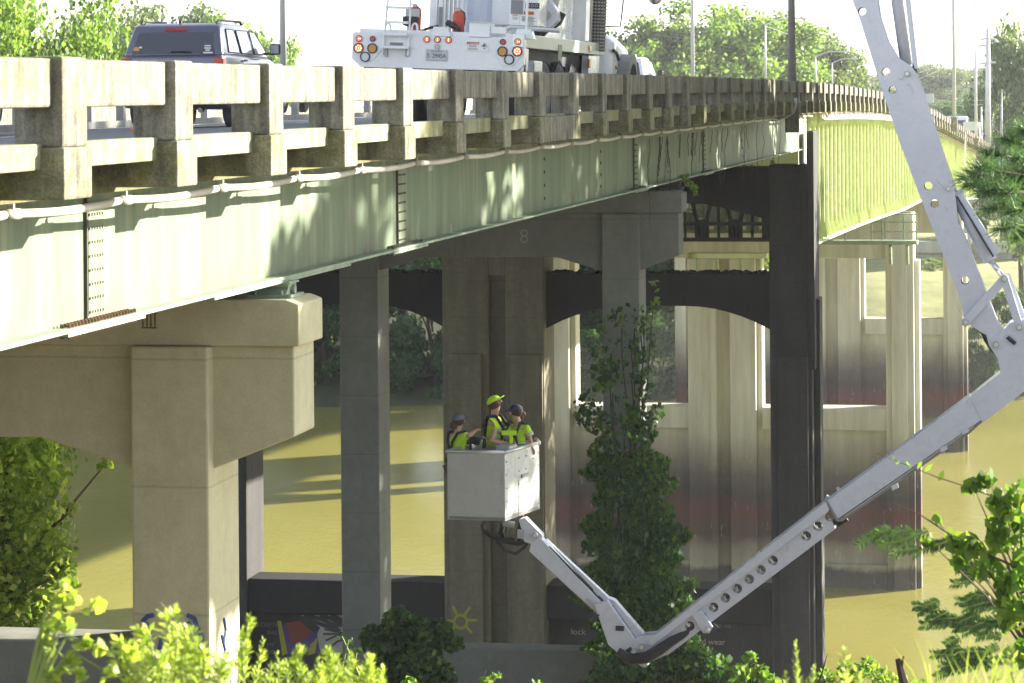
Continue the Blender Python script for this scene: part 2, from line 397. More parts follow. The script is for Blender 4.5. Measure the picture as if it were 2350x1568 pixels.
# deck
deck = empty('bridge_deck', B(8, 0, -.6), label='long concrete bridge deck slab carrying the road and its open railing', cat='bridge deck')
mb = MB(); sweep(mb, [(-.66, -.425), (-24, -.425), (-24, -.66), (-.66, -.66)], YS); mb.build('slab', MAT['deck_concrete'], deck)
mb = MB(); sweep(mb, [(-.16, -.26), (-.34, -.26), (-.34, -.405), (-.70, -.405), (-.70, -.43), (-.16, -.43)], YS); mb.build('curb', MAT['curb_concrete'], deck, bevel=.01)
mb = MB(); sweep(mb, [(-.62, -.431), (-.75, -.431), (-.75, -.68), (-.62, -.67)], YS); mb.build('fascia', MAT['fascia_concrete'], deck)
road = MB(); sweep(road, [(-.36, -.396), (-23.9, -.396), (-23.9, -.419), (-.36, -.419)], YS)
tag(road.build('road', MAT['asphalt']), 'grey paved road surface across the bridge', kind='structure')
mk = MB()
for l in (-4.2, -8.2):
    for Y in np.arange(20, 200, 9): sweep(mk, [(l, -.392), (l-.12, -.392), (l-.12, -.395), (l, -.395)], [Y, Y+3])
for l in (-.75, -11.3, -12.7): sweep(mk, [(l, -.392), (l-.12, -.392), (l-.12, -.395), (l, -.395)], YS)
tag(mk.build('lane_marking', MAT['sign_white']), 'white lane lines painted on the bridge road', kind='structure')
# railing
rail = empty('bridge_railing', B(16, -.2, -.42), label='weathered open concrete railing with square posts along the near bridge edge', cat='railing')
EDGE = [16.3, 18.75, 21.15, 23.75, 26.3, 28.85, 31.5, 34.3, 37.0, 39.8, 42.5]
while EDGE[-1] < 258: EDGE.append(EDGE[-1]+2.7)
def post_mesh(L):
    mb = MB(); mb.bx(-.35, -.02, -L/2, L/2, -.575, .01); mb.cm = 1; mb.bx(-.66, .0, -L/2-.03, L/2+.03, -.915, -.575)
    me = mb.mesh('post'); me.materials.append(MAT['rail_concrete']); me.materials.append(MAT['block_concrete']); return me
pm = post_mesh(.45); pmw = post_mesh(.50)
rr = rail.location
for i, Y in enumerate(EDGE):
    L = .52 if i in (1, 8, 16, 27) else .45
    Yc = Y-L/2; a, n = frame(Yc)
    o = bpy.data.objects.new('post', pmw if L > .5 else pm); COL.objects.link(o); o.parent = rail
    o.location = B(Yc, 0, .29, True)-rr; o.rotation_euler = (0, 0, -math.atan(slopeX(Yc)))
    b = o.modifiers.new('bevel', 'BEVEL'); b.width = .018; b.segments = 2
    if i < len(EDGE)-1:
        p0 = B(Y-.05, -.185, .29-.16, True); p1 = B(EDGE[i+1]-.35, -.185, .29-.16, True)
        d = (p1-p0); Lr = d.length; d.normalize()
        m2 = MB(); m2.box((p0+p1)/2, (.19, Lr, .317), (n, d, n.cross(d)))
        m2.build('rail_beam', MAT['rail_concrete'], rail, bevel=.02)
m2 = MB(); p0 = B(37.0, -.17, -.455, True); p1 = B(39.75, -.17, -.455, True); d = (p1-p0).normalized()
m2.box((p0+p1)/2, (.33, (p1-p0).length, .33), (n, d, n.cross(d))); m2.build('filled_block', MAT['rail_concrete'], rail, bevel=.018)
# far side and median barriers
far = empty('median_guardrail', B(14, -12, -.41), label='low steel median guardrail on dark posts behind the concrete railing', cat='guardrail')
for i, Y in enumerate(np.arange(24, 212, 2.0)):
    m2 = MB(); a, n = frame(Y); z = -.41+dz(Y)+tilt(-12)
    m2.box(B(Y, -12, z+.34), (.16, .2, .68), (n, a, UP)); m2.box(B(Y, -12, z+.02), (.3, .3, .04), (n, a, UP))
    m2.build('post', MAT['pole_grey'], far)
m2 = MB(); sweep(m2, [(-11.86, .18), (-11.92, .18), (-11.92, .27), (-11.88, .30), (-11.92, .33), (-11.92, .42), (-11.86, .42), (-11.82, .33), (-11.84, .30), (-11.82, .27)], list(np.arange(23, 214, 3.)));
o = m2.build('beam', MAT['galv'], far)
m2 = MB(); sweep(m2, [(-11.6, -.26), (-12.4, -.26), (-12.4, -.41), (-11.6, -.41)], list(np.arange(14, 214, 3.)))
m2.build('kerb', MAT['deck_concrete'], far)
fb = MB(); sweep(fb, [(-23.6, .2), (-23.85, .2), (-23.85, -.41), (-23.6, -.41)], list(np.arange(30, 260, 4.)))
tag(fb.build('far_parapet', MAT['rail_concrete']), 'plain low concrete parapet along the far bridge edge', 'parapet')

# ------------------------------------------------------------------ near steel girders
LW = -1.083
def gird(l, Y0, Y1, name, parent=None, detail=False):
    p = empty(name, B(Y0, l, -1.7)) if parent is None else parent
    ys = list(np.arange(Y0, Y1, 3.))+[Y1]
    m2 = MB(); vs = []
    for Y in ys:
        vs += [B(Y, l, -1.68), B(Y, l-.02, -1.68), B(Y, l-.02, -.66+dz(Y)), B(Y, l, -.66+dz(Y))]
    m2.add(vs, [(i*4+k, i*4+(k+1) % 4, i*4+4+(k+1) % 4, i*4+4+k) for i in range(len(ys)-1) for k in range(4)]+[(0, 1, 2, 3)])
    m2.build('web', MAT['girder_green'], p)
    m2 = MB(); sweep(m2, [(l+.15, -1.71), (l-.17, -1.71), (l-.17, -1.679), (l+.15, -1.679)], ys, False); m2.build('bottom_flange', MAT['flange_green'], p, bevel=.006)
    m2 = MB(); sweep(m2, [(l+.14, -.662), (l-.16, -.662), (l-.16, -.70), (l+.14, -.70)], ys, True); m2.build('top_flange', MAT['flange_green'], p)
    return p
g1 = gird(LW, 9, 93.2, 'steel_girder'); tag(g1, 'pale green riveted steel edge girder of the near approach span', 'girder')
def Yg(x): return (47100/(2333-x)-.19)/1.0     # rail-line parameter of a point on the edge girder
aN, nN = frame(20)
for gi, (xs, dirn) in enumerate([(187, 1), (905, 1), (1450, 1), (1610, 1)]):
    Y0 = Yg(xs); c = [27, 27, 27, 27][gi]
    m2 = MB(); m2.box(B(Y0-.01, LW+.012, -1.19), (.03, .016, .94), (nN, aN, UP)); m2.build('splice_joint', MAT['bolt_dark'], g1)
    m2 = MB(); m2.box(B(Y0+.24, LW+.008, -1.2), (.012, .38, .88), (nN, aN, UP)); m2.build('splice_plate', MAT['girder_green'], g1)
    m2 = MB()
    for r_ in range(8):
        for k in range(6):
            q = B(Y0+.07+k*.062, LW+.014, -.86-r_*.108); m2.cyl(q, q+nN*.014, .012, 6)
    o = m2.build('bolt_group', MAT['splice_plate' if gi == 0 else 'bolt_dark'], g1)
    m2 = MB()
    for k in range(22):
        for j in (.05, .1):
            q = B(Y0-.7+k*.075+(j*.4), LW+j, -1.679); m2.cyl(q, q+UP*.03, .015, 6)
            q = B(Y0-.7+k*.075+(j*.4), LW+j, -1.735); m2.cyl(q, q-UP*.022, .018, 6)
    m2.cm = 1; m2.box(B(Y0+.1, LW, -1.722), (.31, 1.9, .022), (nN, aN, UP)); m2.build('flange_plate', [MAT['rust' if gi == 0 else 'bolt_dark'], MAT['flange_green']], g1)
# cover plate over the first pier
m2 = MB(); m2.box(B(27.4, LW, -1.7245), (.27, 5.2, .028), (nN, aN, UP)); m2.build('cover_plate', MAT['flange_green'], g1)
for xs in (1245, 1375, 1530, 1700):
    m2 = MB()
    Y0 = Yg(xs)
    for z in (-.9, -1.1, -1.3, -1.5): q = B(Y0, LW, z); m2.box(q, (.03, .05, .05), (nN, aN, UP))
    m2.build('diaphragm_bolts', MAT['bolt_dark'], g1)
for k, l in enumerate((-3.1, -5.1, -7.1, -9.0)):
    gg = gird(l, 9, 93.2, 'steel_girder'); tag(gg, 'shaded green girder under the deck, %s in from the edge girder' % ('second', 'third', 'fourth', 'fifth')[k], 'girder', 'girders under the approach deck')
    for nme in ('cross_frame',):
        m2 = MB()
        for Y in np.arange(14, 92, 6.5): m2.box(B(Y, l+1, -1.15), (1.9, .05, .5), (nN, aN, UP))
        m2.build('cross_frame', MAT['flange_green'], gg)
# conduit hung under the slab edge
cond = empty('conduit_pipe', B(9, -.6, -.68), label='sagging white plastic conduit strung under the bridge slab edge', cat='pipe')
pts = []; 
for i, Y in enumerate(EDGE[:-1]):
    if Y > 92: break
    Y1 = EDGE[i+1]
    for t in np.arange(0, 1, .125): pts.append(B(Y+(Y1-Y)*t+.1, -.60, -.735-.028*math.sin(math.pi*t), True))
    q = B(Y+.1, -.60, -.735, True); hang = MB(); hang.box(q+UP*.04, (.05, .03, .05), (nN, aN, UP)); hang.build('hanger', MAT['galv'], cond)
    cpl = MB(); cpl.cyl(B(Y-.02, -.60, -.736, True), B(Y+.25, -.60, -.742, True), .038, 10); cpl.build('coupling', MAT['splice_plate'], cond, smooth=True)
pts = [B(9, -.60, -.73), B(13, -.60, -.78)]+pts
m2 = MB(); m2.tube(pts, .031, 10); m2.build('pipe', MAT['pipe_pvc'], cond, smooth=True)
# main span conduit, coiled
m2 = MB(); pts = []
for i in range(400):
    Y = 95+i*.16; pts.append(B(Y, -.35+.12*math.cos(i*.9), -.78+.12*math.sin(i*.9), True))
m2.tube(pts, .045, 5); cc = tag(m2.build('coiled_cable', MAT['pipe_pvc'], smooth=True), 'white coiled cable strung above the bright green main girder', 'cable')

# ------------------------------------------------------------------ main span
def zbot(Y): return float(np.interp(Y, [94, 150, 165, 240, 300], [-4.95, -5.95, -6.0, -8.6, -11]))
mg = empty('main_girder', B(94, LW, -5), label='deep bright green plate girder of the river span, ribbed with stiffeners', cat='girder')
ys = list(np.arange(96.6, 236, 2.0)); vs = []
for Y in ys: vs += [B(Y, LW, zbot(Y)), B(Y, LW-.03, zbot(Y)), B(Y, LW-.03, -.68+dz(Y)), B(Y, LW, -.68+dz(Y))]
m2 = MB(); m2.add(vs, [(i*4+k, i*4+(k+1) % 4, i*4+4+(k+1) % 4, i*4+4+k) for i in range(len(ys)-1) for k in range(4)]+[(0, 1, 2, 3)])
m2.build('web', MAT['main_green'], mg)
vs = []
for Y in ys: vs += [B(Y, LW+.3, zbot(Y)-.05), B(Y, LW-.3, zbot(Y)-.05), B(Y, LW-.3, zbot(Y)), B(Y, LW+.3, zbot(Y))]
m2 = MB(); m2.add(vs, [(i*4+k, i*4+(k+1) % 4, i*4+4+(k+1) % 4, i*4+4+k) for i in range(len(ys)-1) for k in range(4)]+[(0, 1, 2, 3)])
m2.build('bottom_flange', MAT['main_green'], mg)
m2 = MB(); m2.prism([B(93.5, LW, -2.2), B(96.59, LW, -2.2), B(96.59, LW, -.52), B(93.5, LW, -.52)], -frame(94)[1]*.03); m2.build('web_end', MAT['main_green'], mg)
Y = 97.2; k = 0
while Y < 234 and k < 98:
    a, n = frame(Y); zb = zbot(Y); zt = -.7+dz(Y)
    p = [B(Y, LW, zb+.03), B(Y, LW+.24, zb+.03), B(Y, LW+.22, zb+.3), B(Y, LW+.14, zb+.6), B(Y, LW+.14, zt-.5), B(Y, LW+.2, zt-.3), B(Y, LW+.2, zt), B(Y, LW, zt)]
    m2 = MB(); m2.prism(p, a*.03); m2.build('stiffener', MAT['main_green_stiff'], mg)
    Y += 2.1; k += 1
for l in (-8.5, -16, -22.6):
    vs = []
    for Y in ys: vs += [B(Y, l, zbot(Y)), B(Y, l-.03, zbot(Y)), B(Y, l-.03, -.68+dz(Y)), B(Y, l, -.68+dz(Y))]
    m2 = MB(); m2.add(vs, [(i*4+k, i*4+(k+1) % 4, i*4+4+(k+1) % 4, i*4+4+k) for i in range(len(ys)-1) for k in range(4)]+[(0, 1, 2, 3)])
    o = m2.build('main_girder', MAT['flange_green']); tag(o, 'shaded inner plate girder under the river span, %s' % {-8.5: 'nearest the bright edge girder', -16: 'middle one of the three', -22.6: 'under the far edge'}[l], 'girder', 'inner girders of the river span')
# dark cross frames between main girders, seen beneath the pier cap
tr = empty('cross_frame_truss', B(97, -5, -5.5), label='dark steel truss between the river span girders under the pier cap', cat='truss')
for Y in (98, 104, 110, 118):
    a, n = frame(Y); m2 = MB(); zt, zb = -2.6, -4.9
    for l0, l1 in ((-1.3, -4.8), (-4.8, -8.3)):
        m2.box(B(Y, (l0+l1)/2, zb), (abs(l1-l0), .14, .14), (n, a, UP)); m2.box(B(Y, (l0+l1)/2, zb+.55), (abs(l1-l0), .1, .12), (n, a, UP))
        for k in range(3):
            t0 = l0+(l1-l0)*k/3; t1 = l0+(l1-l0)*(k+.5)/3; t2 = l0+(l1-l0)*(k+1)/3
            m2.tube([B(Y, t0, zb), B(Y, t1, zt)], .07, 4); m2.tube([B(Y, t1, zt), B(Y, t2, zb)], .07, 4); m2.tube([B(Y, t1, zb), B(Y, t1, zt)], .05, 4)
            m2.box(B(Y, t0, zb+.35), (.5, .03, .7), (n, a, UP))
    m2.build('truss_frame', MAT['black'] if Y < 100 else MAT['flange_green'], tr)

# ------------------------------------------------------------------ approach piers
def tpoly(Y, pts, thick, name, mat, parent, bevel=.015, back=None):
    """polygon in the transverse plane at rail parameter Y, extruded along the road"""
    a, n = frame(Y); m2 = MB(); m2.prism([B(Y, l, z) for l, z in pts], a*thick)
    return m2.build(name, mat, parent, bevel=bevel)
def approach_pier(Yf, mat, label, zground, wallz, fil=.28):
    # Yf: rail parameter of the cap's front face
    p = empty('approach_pier', B(Yf, -4.7, zground), label=label, cat='bridge pier')
    T = .95; e = -.74; f = -9.0
    tpoly(Yf+.0, [(e-.0, -2.33), (e-.0, -1.93), (e-.12, -1.885), (f+.1, -1.885), (f, -1.93), (f, -2.33)], T, 'cap', mat, p, .015)
    tpoly(Yf+.08, [(e-.07, -2.329), (e-.07, -3.2), (-1.62, -3.52), (-2.42, -3.52), (-3.35, -3.24), (-6.1, -3.24), (-7.05, -3.52), (-7.92, -3.52), (-8.9, -3.2), (-8.9, -2.329)], T-.16, 'haunched_beam', mat, p, .02)
    for l0, l1 in ((-1.61, -2.38), (-7.08, -7.9)):
        tpoly(Yf-.10, [(l0, zground-1), (l0, -2.335), (l1, -2.335), (l1, zground-1)], T+.12, 'column', mat, p, .025)
    tpoly(Yf+.15, [(-2.385, zground-1), (-2.385, wallz+fil), (-2.9, wallz), (-6.6, wallz), (-7.075, wallz+fil), (-7.075, zground-1)], T-.3, 'crash_wall', MAT['pier_grey'], p, .03)
    return p
pr1 = approach_pier(26.95, MAT['pier_tan'], 'tan concrete pier with a hammerhead cap, nearest of the two slim bent piers', -6.9, -5.22, .0)
pr2 = approach_pier(57.9, MAT['pier_grey'], 'grey concrete pier marked 8 with vines climbing its right column', -13.0, -11.35)
# bearings
def bearing(Yc, l, mat):
    a, n = frame(Yc); b = empty('bridge_bearing', B(Yc, l, -1.885))
    m2 = MB(); m2.box(B(Yc, l, -1.868), (.46, .5, .034), (n, a, UP)); m2.build('base_plate', mat, b, bevel=.005)
    m2 = MB(); m2.prism([B(Yc-.2, l+.17, -1.85), B(Yc+.2, l+.17, -1.85), B(Yc+.13, l+.17, -1.79), B(Yc-.13, l+.17, -1.79)], -n*.34); m2.build('lower_shoe', mat, b)
    m2 = MB(); m2.box(B(Yc, l, -1.768), (.36, .3, .035), (n, a, UP)); m2.box(B(Yc, l, -1.74), (.40, .36, .02), (n, a, UP)); m2.build('upper_shoe', mat, b)
    m2 = MB(); m2.cyl(B(Yc, l+.172, -1.81), B(Yc, l+.21, -1.81), .045, 14); m2.build('pin', mat, b, smooth=False)
    m2 = MB()
    for q in (-.13, .13): m2.cyl(B(Yc-.22, l+q, -1.86), B(Yc-.22, l+q, -1.81), .014, 6)
    m2.build('anchor_bolts', mat, b)
    return b
tag(bearing(27.35, LW, MAT['flange_green']), 'green steel rocker bearing on the tan pier cap under the girder', 'bearing')
tag(bearing(59.1, LW, MAT['bolt_dark']), 'dark steel bearing on the grey pier cap beside a green sprig', 'bearing')
for k, l in enumerate((-3.1, -5.1, -7.1)):
    tag(bearing(27.35, l, MAT['flange_green']), 'shaded bearing on the tan pier cap, %s in from the edge one' % ('first', 'second', 'third')[k], 'bearing', 'hidden bearings of the tan pier')

# ------------------------------------------------------------------ big land pier
YC = 94.0
cp = empty('river_pier', B(YC, -11, -20.5), label='massive dark concrete pier with three columns at the river edge, nearest of the big ones', cat='bridge pier')
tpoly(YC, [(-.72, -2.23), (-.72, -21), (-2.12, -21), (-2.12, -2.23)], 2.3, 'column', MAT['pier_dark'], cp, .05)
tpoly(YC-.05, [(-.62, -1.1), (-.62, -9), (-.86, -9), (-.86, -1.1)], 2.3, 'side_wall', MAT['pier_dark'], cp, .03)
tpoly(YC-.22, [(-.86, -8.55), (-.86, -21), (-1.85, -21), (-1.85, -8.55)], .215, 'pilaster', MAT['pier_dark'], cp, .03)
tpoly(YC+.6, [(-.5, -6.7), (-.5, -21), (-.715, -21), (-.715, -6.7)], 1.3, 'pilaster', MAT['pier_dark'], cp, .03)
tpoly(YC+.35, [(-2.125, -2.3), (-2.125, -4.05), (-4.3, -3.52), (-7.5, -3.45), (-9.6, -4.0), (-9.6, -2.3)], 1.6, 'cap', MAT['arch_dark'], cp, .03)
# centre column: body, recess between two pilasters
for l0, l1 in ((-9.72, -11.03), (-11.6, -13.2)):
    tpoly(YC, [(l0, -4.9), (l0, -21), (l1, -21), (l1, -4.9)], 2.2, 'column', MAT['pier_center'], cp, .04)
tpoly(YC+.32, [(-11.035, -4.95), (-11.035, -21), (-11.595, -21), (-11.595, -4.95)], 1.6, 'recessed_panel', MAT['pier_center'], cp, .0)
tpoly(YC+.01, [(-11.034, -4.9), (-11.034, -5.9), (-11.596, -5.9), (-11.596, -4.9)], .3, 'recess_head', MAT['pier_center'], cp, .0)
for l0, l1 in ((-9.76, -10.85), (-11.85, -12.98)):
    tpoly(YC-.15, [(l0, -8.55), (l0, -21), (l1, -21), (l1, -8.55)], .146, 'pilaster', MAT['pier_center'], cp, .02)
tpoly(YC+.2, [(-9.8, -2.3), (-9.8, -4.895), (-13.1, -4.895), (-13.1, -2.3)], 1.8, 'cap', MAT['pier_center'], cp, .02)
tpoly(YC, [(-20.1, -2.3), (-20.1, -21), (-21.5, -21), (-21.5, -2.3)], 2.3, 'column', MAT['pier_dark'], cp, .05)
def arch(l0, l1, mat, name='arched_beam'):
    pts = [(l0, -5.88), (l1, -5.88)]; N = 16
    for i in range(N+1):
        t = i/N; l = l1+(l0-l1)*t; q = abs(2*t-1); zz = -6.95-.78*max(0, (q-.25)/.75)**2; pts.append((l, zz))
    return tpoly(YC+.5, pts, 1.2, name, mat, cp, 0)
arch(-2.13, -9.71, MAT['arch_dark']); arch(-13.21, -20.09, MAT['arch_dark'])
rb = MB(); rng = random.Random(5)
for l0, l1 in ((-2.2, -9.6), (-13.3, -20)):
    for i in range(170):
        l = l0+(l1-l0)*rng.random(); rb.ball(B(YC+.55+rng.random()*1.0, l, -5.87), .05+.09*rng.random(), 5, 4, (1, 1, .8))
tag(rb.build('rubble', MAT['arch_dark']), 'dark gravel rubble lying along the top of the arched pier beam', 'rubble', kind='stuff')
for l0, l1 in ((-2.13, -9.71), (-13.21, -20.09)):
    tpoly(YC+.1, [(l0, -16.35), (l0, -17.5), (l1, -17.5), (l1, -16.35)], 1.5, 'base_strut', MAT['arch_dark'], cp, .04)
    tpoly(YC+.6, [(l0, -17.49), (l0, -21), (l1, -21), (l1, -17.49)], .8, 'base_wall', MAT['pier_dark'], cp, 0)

# ------------------------------------------------------------------ piers in the river
def riverpier(Yd, rc, cc_, lc, wallz0, label, ztop, plat=False, t=2.4):
    X0 = rc[1]; p = empty('river_pier', (X0-6, Yd, -26), label=label, cat='bridge pier'); M = MAT['river_pier']
    a = Vector((.185, .983, 0)); n = Vector((.983, -.185, 0))
    def XP(X, z, d=0): return Vector((X, Yd-(X-rc[1])*.185, z))+a*d
    def slab(x0, x1, z0, z1, d, th, name, bev=.04): m2 = MB(); m2.prism([XP(x0, z0, d), XP(x0, z1, d), XP(x1, z1, d), XP(x1, z0, d)], a*th); return m2.build(name, M, p, bevel=bev)
    slab(rc[0], rc[1], -28, ztop, 0, t, 'column'); slab(rc[0]+.3, rc[1]-.35, -28, ztop-1.5, -.2, .196, 'pilaster')
    slab(rc[1]+.003, rc[1]+.28, -28, ztop-2.5, .5, t-1.0, 'pilaster')
    for (c0, c1) in (cc_, lc):
        if c1 is None: continue
        w_ = (c1-c0)
        slab(c0, c0+w_*.42, -28, ztop-2.4, 0, t, 'column'); slab(c1-w_*.38, c1, -28, ztop-2.4, 0, t, 'column')
        slab(c0+w_*.42+.003, c1-w_*.38-.003, -28, ztop-2.4, .45, t-.9, 'recessed_panel', 0)
        slab(c0+w_*.42-.3, c0+w_*.42-.06, -28, ztop-2.5, -.1, .097, 'moulding', 0)
        slab(c1+.003, c1+.3, -28, ztop-2.4, .5, t-1, 'pilaster')
    spans = [(cc_[1]+.3, rc[0])]+([(lc[1]+.3, cc_[0])] if lc[1] is not None else [])
    for x0, x1 in spans:
        slab(x0+.003, x1-.003, wallz0-1.15, wallz0, .2, t-.6, 'strut', .02)
        slab(x0+.003, x1-.003, -28, wallz0-1.153, .6, t-1.4, 'web_wall', 0)
        slab(x0+.006, x1-.006, -28, -24.75, .1, t-.4, 'plinth', .06)
    slab(lc[0] if lc[1] is not None else cc_[0], rc[1]-.1, ztop-2.39, ztop, .3, t-.7, 'cap', .04)
    return p
rd = riverpier(150, (19.65, 21.1), (9.3, 12.87), (-.6, 2.95), -16.5, 'pale stained river pier under the bright green girder with a steel platform at its top', -6.15)
rf = riverpier(208, (31.45, 32.85), (21.2, 25.5), (12, 14), -16.3, 'farther river pier with dark waterline stains right of the platform pier', -7.6)
rg = riverpier(292, (51.6, 53.5), (44.5, 47.2), (36, 38), -15, 'shaded pier beyond the river on the grassy far bank', -10.4)
# inspection platform round the top of the river pier
pf = empty('pier_platform', (20, 148, -7.9), label='pale green steel inspection platform with handrails round the river pier top', cat='platform')
def pl(x, y, Y=147): return P(x, y, Y)
m2 = MB(); a, n = frame(150)
m2.box((pl(1880, 556)+pl(2105, 556))/2, ((pl(2105, 556)-pl(1880, 556)).length, 1.2, .2), (n, a, UP)); m2.build('floor', MAT['flange_green'], pf)
for x in (1883, 1940, 2000, 2025, 2075, 2103): m2 = MB(); m2.tube([pl(x, 556), pl(x, 490)], .05, 6); m2.build('post', MAT['flange_green'], pf)
for y in (492, 510, 532): m2 = MB(); m2.tube([pl(2000, y), pl(2104, y)], .045, 6); m2.build('handrail', MAT['flange_green'], pf)
for x in (2043, 2082): m2 = MB(); m2.tube([pl(x, 563), pl(x+1, 605, 148)], .09, 6); m2.build('bracket', MAT['flange_green'], pf)
pf2 = empty('pier_platform', (11, 148, -8.2), label='pale green bracketed steel walkway on the centre column of the platform pier', cat='platform')
m2 = MB(); m2.box((pl(1585, 588)+pl(1757, 585))/2, (4.1, 1.0, .25), (n, a, UP)); m2.build('floor', MAT['main_green'], pf2)
for x in (1600, 1645, 1700, 1742): m2 = MB(); m2.tube([pl(x, 592), pl(x+2, 625, 149)], .09, 6); m2.build('bracket', MAT['flange_green'], pf2)

# ------------------------------------------------------------------ ground and water
gm = MB(); N = 60; M_ = 50
xs = np.linspace(-160, 160, N); ys2 = np.concatenate([np.linspace(-6, 130, 36), np.linspace(136, 150, 4)])
rng = random.Random(3)
idx = {}
vs = []
for j, y in enumerate(ys2):
    for i, x in enumerate(xs):
        z = -1.15-.2125*y if y < 121 else -26.9-(y-121)*.1
        if y < 0: z = -1.15-.05*y
        z += .12*math.sin(x*.9+y*.3)*min(1, max(0, y)/20)
        vs.append((x, y, z))
n_ = len(xs)
gm.add(vs, [(j*n_+i, j*n_+i+1, (j+1)*n_+i+1, (j+1)*n_+i) for j in range(len(ys2)-1) for i in range(n_-1)])
tag(gm.build('ground', MAT['mud'], smooth=True), 'steep earthy near river bank', kind='structure')
gm = MB(); vs = []; xs = np.linspace(-500, 600, 80); cols = [(243, -26.4), (250, -24.5), (262, -21.5), (275, -18), (292, -16.8), (300, -16.6), (330, -15), (420, -12), (700, -6), (2500, -4)]
def farz(x, y): return float(np.interp(y, [c[0] for c in cols], [c[1] for c in cols]))
for (y, z) in cols:
    for x in xs: vs.append((x*(1 if y < 500 else 3), y+(8*math.sin(x*.02) if y < 400 and x < 10 else 0), z))
n_ = len(xs); gm.add(vs, [(j*n_+i, j*n_+i+1, (j+1)*n_+i+1, (j+1)*n_+i) for j in range(len(cols)-1) for i in range(n_-1)])
tag(gm.build('far_bank', MAT['bank'], smooth=True), 'grassy far river bank', kind='structure')
wm = MB(); wm.add([(-600, 60, -26), (700, 60, -26), (700, 300, -26), (-600, 300, -26)], [(0, 1, 2, 3)])
tag(wm.build('water', MAT['river_water']), 'muddy olive river water', kind='structure')
# ------------------------------------------------------------------ vegetation
def leaves(C, L, W, rs, up=.3, nrm=None, jit=.3, dirs=None, fold=0):
    """C (n,3) centres -> (n,4,3) rhombic leaves"""
    n = len(C); L = np.broadcast_to(L, n).astype(float); W = np.broadcast_to(W, n).astype(float)
    d = rs.normal(size=(n, 3)) if dirs is None else dirs+rs.normal(size=(n, 3))*jit
    d[:, 2] -= 0 if dirs is not None else .35
    d /= np.linalg.norm(d, axis=1)[:, None]+1e-9
    q = rs.normal(size=(n, 3)); q[:, 2] += up*3; s = np.cross(d, q); s /= np.linalg.norm(s, axis=1)[:, None]+1e-9
    sc = (1+rs.uniform(-jit, jit, n)); L = L*sc; W = W*sc
    V = np.empty((n, 4, 3)); V[:, 0] = C-d*(L/2)[:, None]; V[:, 2] = C+d*(L/2)[:, None]
    V[:, 1] = C-d*(L*.08)[:, None]+s*(W/2)[:, None]; V[:, 3] = C-d*(L*.08)[:, None]-s*(W/2)[:, None]
    return V
def clumps(rs, rx, ry, rz, k, lo=.16, hi=.34, hollow=.45):
    out = []
    while len(out) < k:
        p = rs.uniform(-1, 1, 3); r = (abs(p[0])**2.6+abs(p[1])**2.6+abs(p[2])**2.6)**(1/2.6)
        if r > 1 or r < hollow*rs.random(): continue
        p = p*np.array([rx, ry, rz])*.86
        s = rs.uniform(lo, hi)*min(rx, ry, rz)*(1.15-.3*r); out.append((p, s))
    return out
def crown_pts(rs, cl, n, flat=.75):
    idx = rs.choice(len(cl), n, p=np.array([c[1]**2 for c in cl])/sum(c[1]**2 for c in cl))
    P_ = np.array([c[0] for c in cl])[idx]; S = np.array([c[1] for c in cl])[idx]
    d = rs.normal(size=(n, 3)); d /= np.linalg.norm(d, axis=1)[:, None]
    r = rs.random(n)**.45*(1+.18*rs.normal(size=n))
    return P_+d*(S*r)[:, None]*np.array([1, 1, flat])
def tree_meshes(seed, h, rx, rz, n, leaf, lw=.7, k=26, base=.25, lo=.16, hi=.34, shape=None):
    """unit tree: trunk and crown meshes with the base at the origin"""
    rs = np.random.RandomState(seed); cz = h-rz
    cl = clumps(rs, rx, rx, rz, k, lo, hi)
    if shape == 'cone':
        cl = [(np.array([p[0]*(1-.75*(p[2]/rz+1)/2), p[1]*(1-.75*(p[2]/rz+1)/2), p[2]]), s*(1.25-.7*(p[2]/rz+1)/2)) for p, s in cl]
    C = crown_pts(rs, cl, n)+np.array([0, 0, cz])
    V = leaves(C, leaf, leaf*lw, rs)
    tb = MB(); r0 = max(.12, h*.018)
    tb.tube([(0, 0, -1), (.05*rx, 0, h*.25), (-.04*rx, .05*rx, h*.5), (0, 0, h*.88)], [r0*1.3, r0, r0*.7, r0*.15], 7)
    for i, (p, s) in enumerate(cl):
        if i > 13: break
        z0 = max(h*.22, cz+p[2]-rx*.6); z0 = min(z0, h*.8)
        q = Vector((p[0], p[1], cz+p[2])); a = Vector((0, 0, z0)); mid = (a+q)/2+Vector((0, 0, .08*h*.3))
        tb.tube([a, mid, q], [r0*.4, r0*.25, r0*.08], 5)
    return tb, V
TREES = {}
def tree(kind, loc, s=1.0, rz=0, label='', group=None, sz=None, cat='tree', crownmat='leaf_far', args=None, name='broadleaf_tree'):
    r = empty(name, loc, rz, label, cat, group); r.scale = (s, s, sz or s)
    key = (kind, crownmat)
    if key not in TREES:
        tb, V = tree_meshes(*args[0], **args[1])
        t = tb.build('trunk', MAT['bark'], r, world=False); c = quads('crown', V, MAT[crownmat], r, world=False)
        TREES[key] = (t.data, c.data)
    else:
        for nme, me in zip(('trunk', 'crown'), TREES[key]):
            o = bpy.data.objects.new(nme, me); COL.objects.link(o); o.parent = r
    return r
A1 = ((1, 20, 6.5, 8, 15000, .40), dict(k=44, hi=.4)); A2 = ((2, 20, 5.5, 9, 15000, .38), dict(k=40, hi=.4)); A3 = ((3, 20, 3.2, 9.3, 5200, .42), dict(k=26, shape='cone'))
A4 = ((4, 12, 6.5, 6.4, 14000, .34), dict(k=36, lo=.14, hi=.26)); A5 = ((5, 18, 6, 7.5, 50000, .17), dict(k=80, lo=.12, hi=.30))
A6 = ((6, 20, 6, 8.5, 22000, .33), dict(k=60, lo=.16, hi=.36))
rng = random.Random(11)
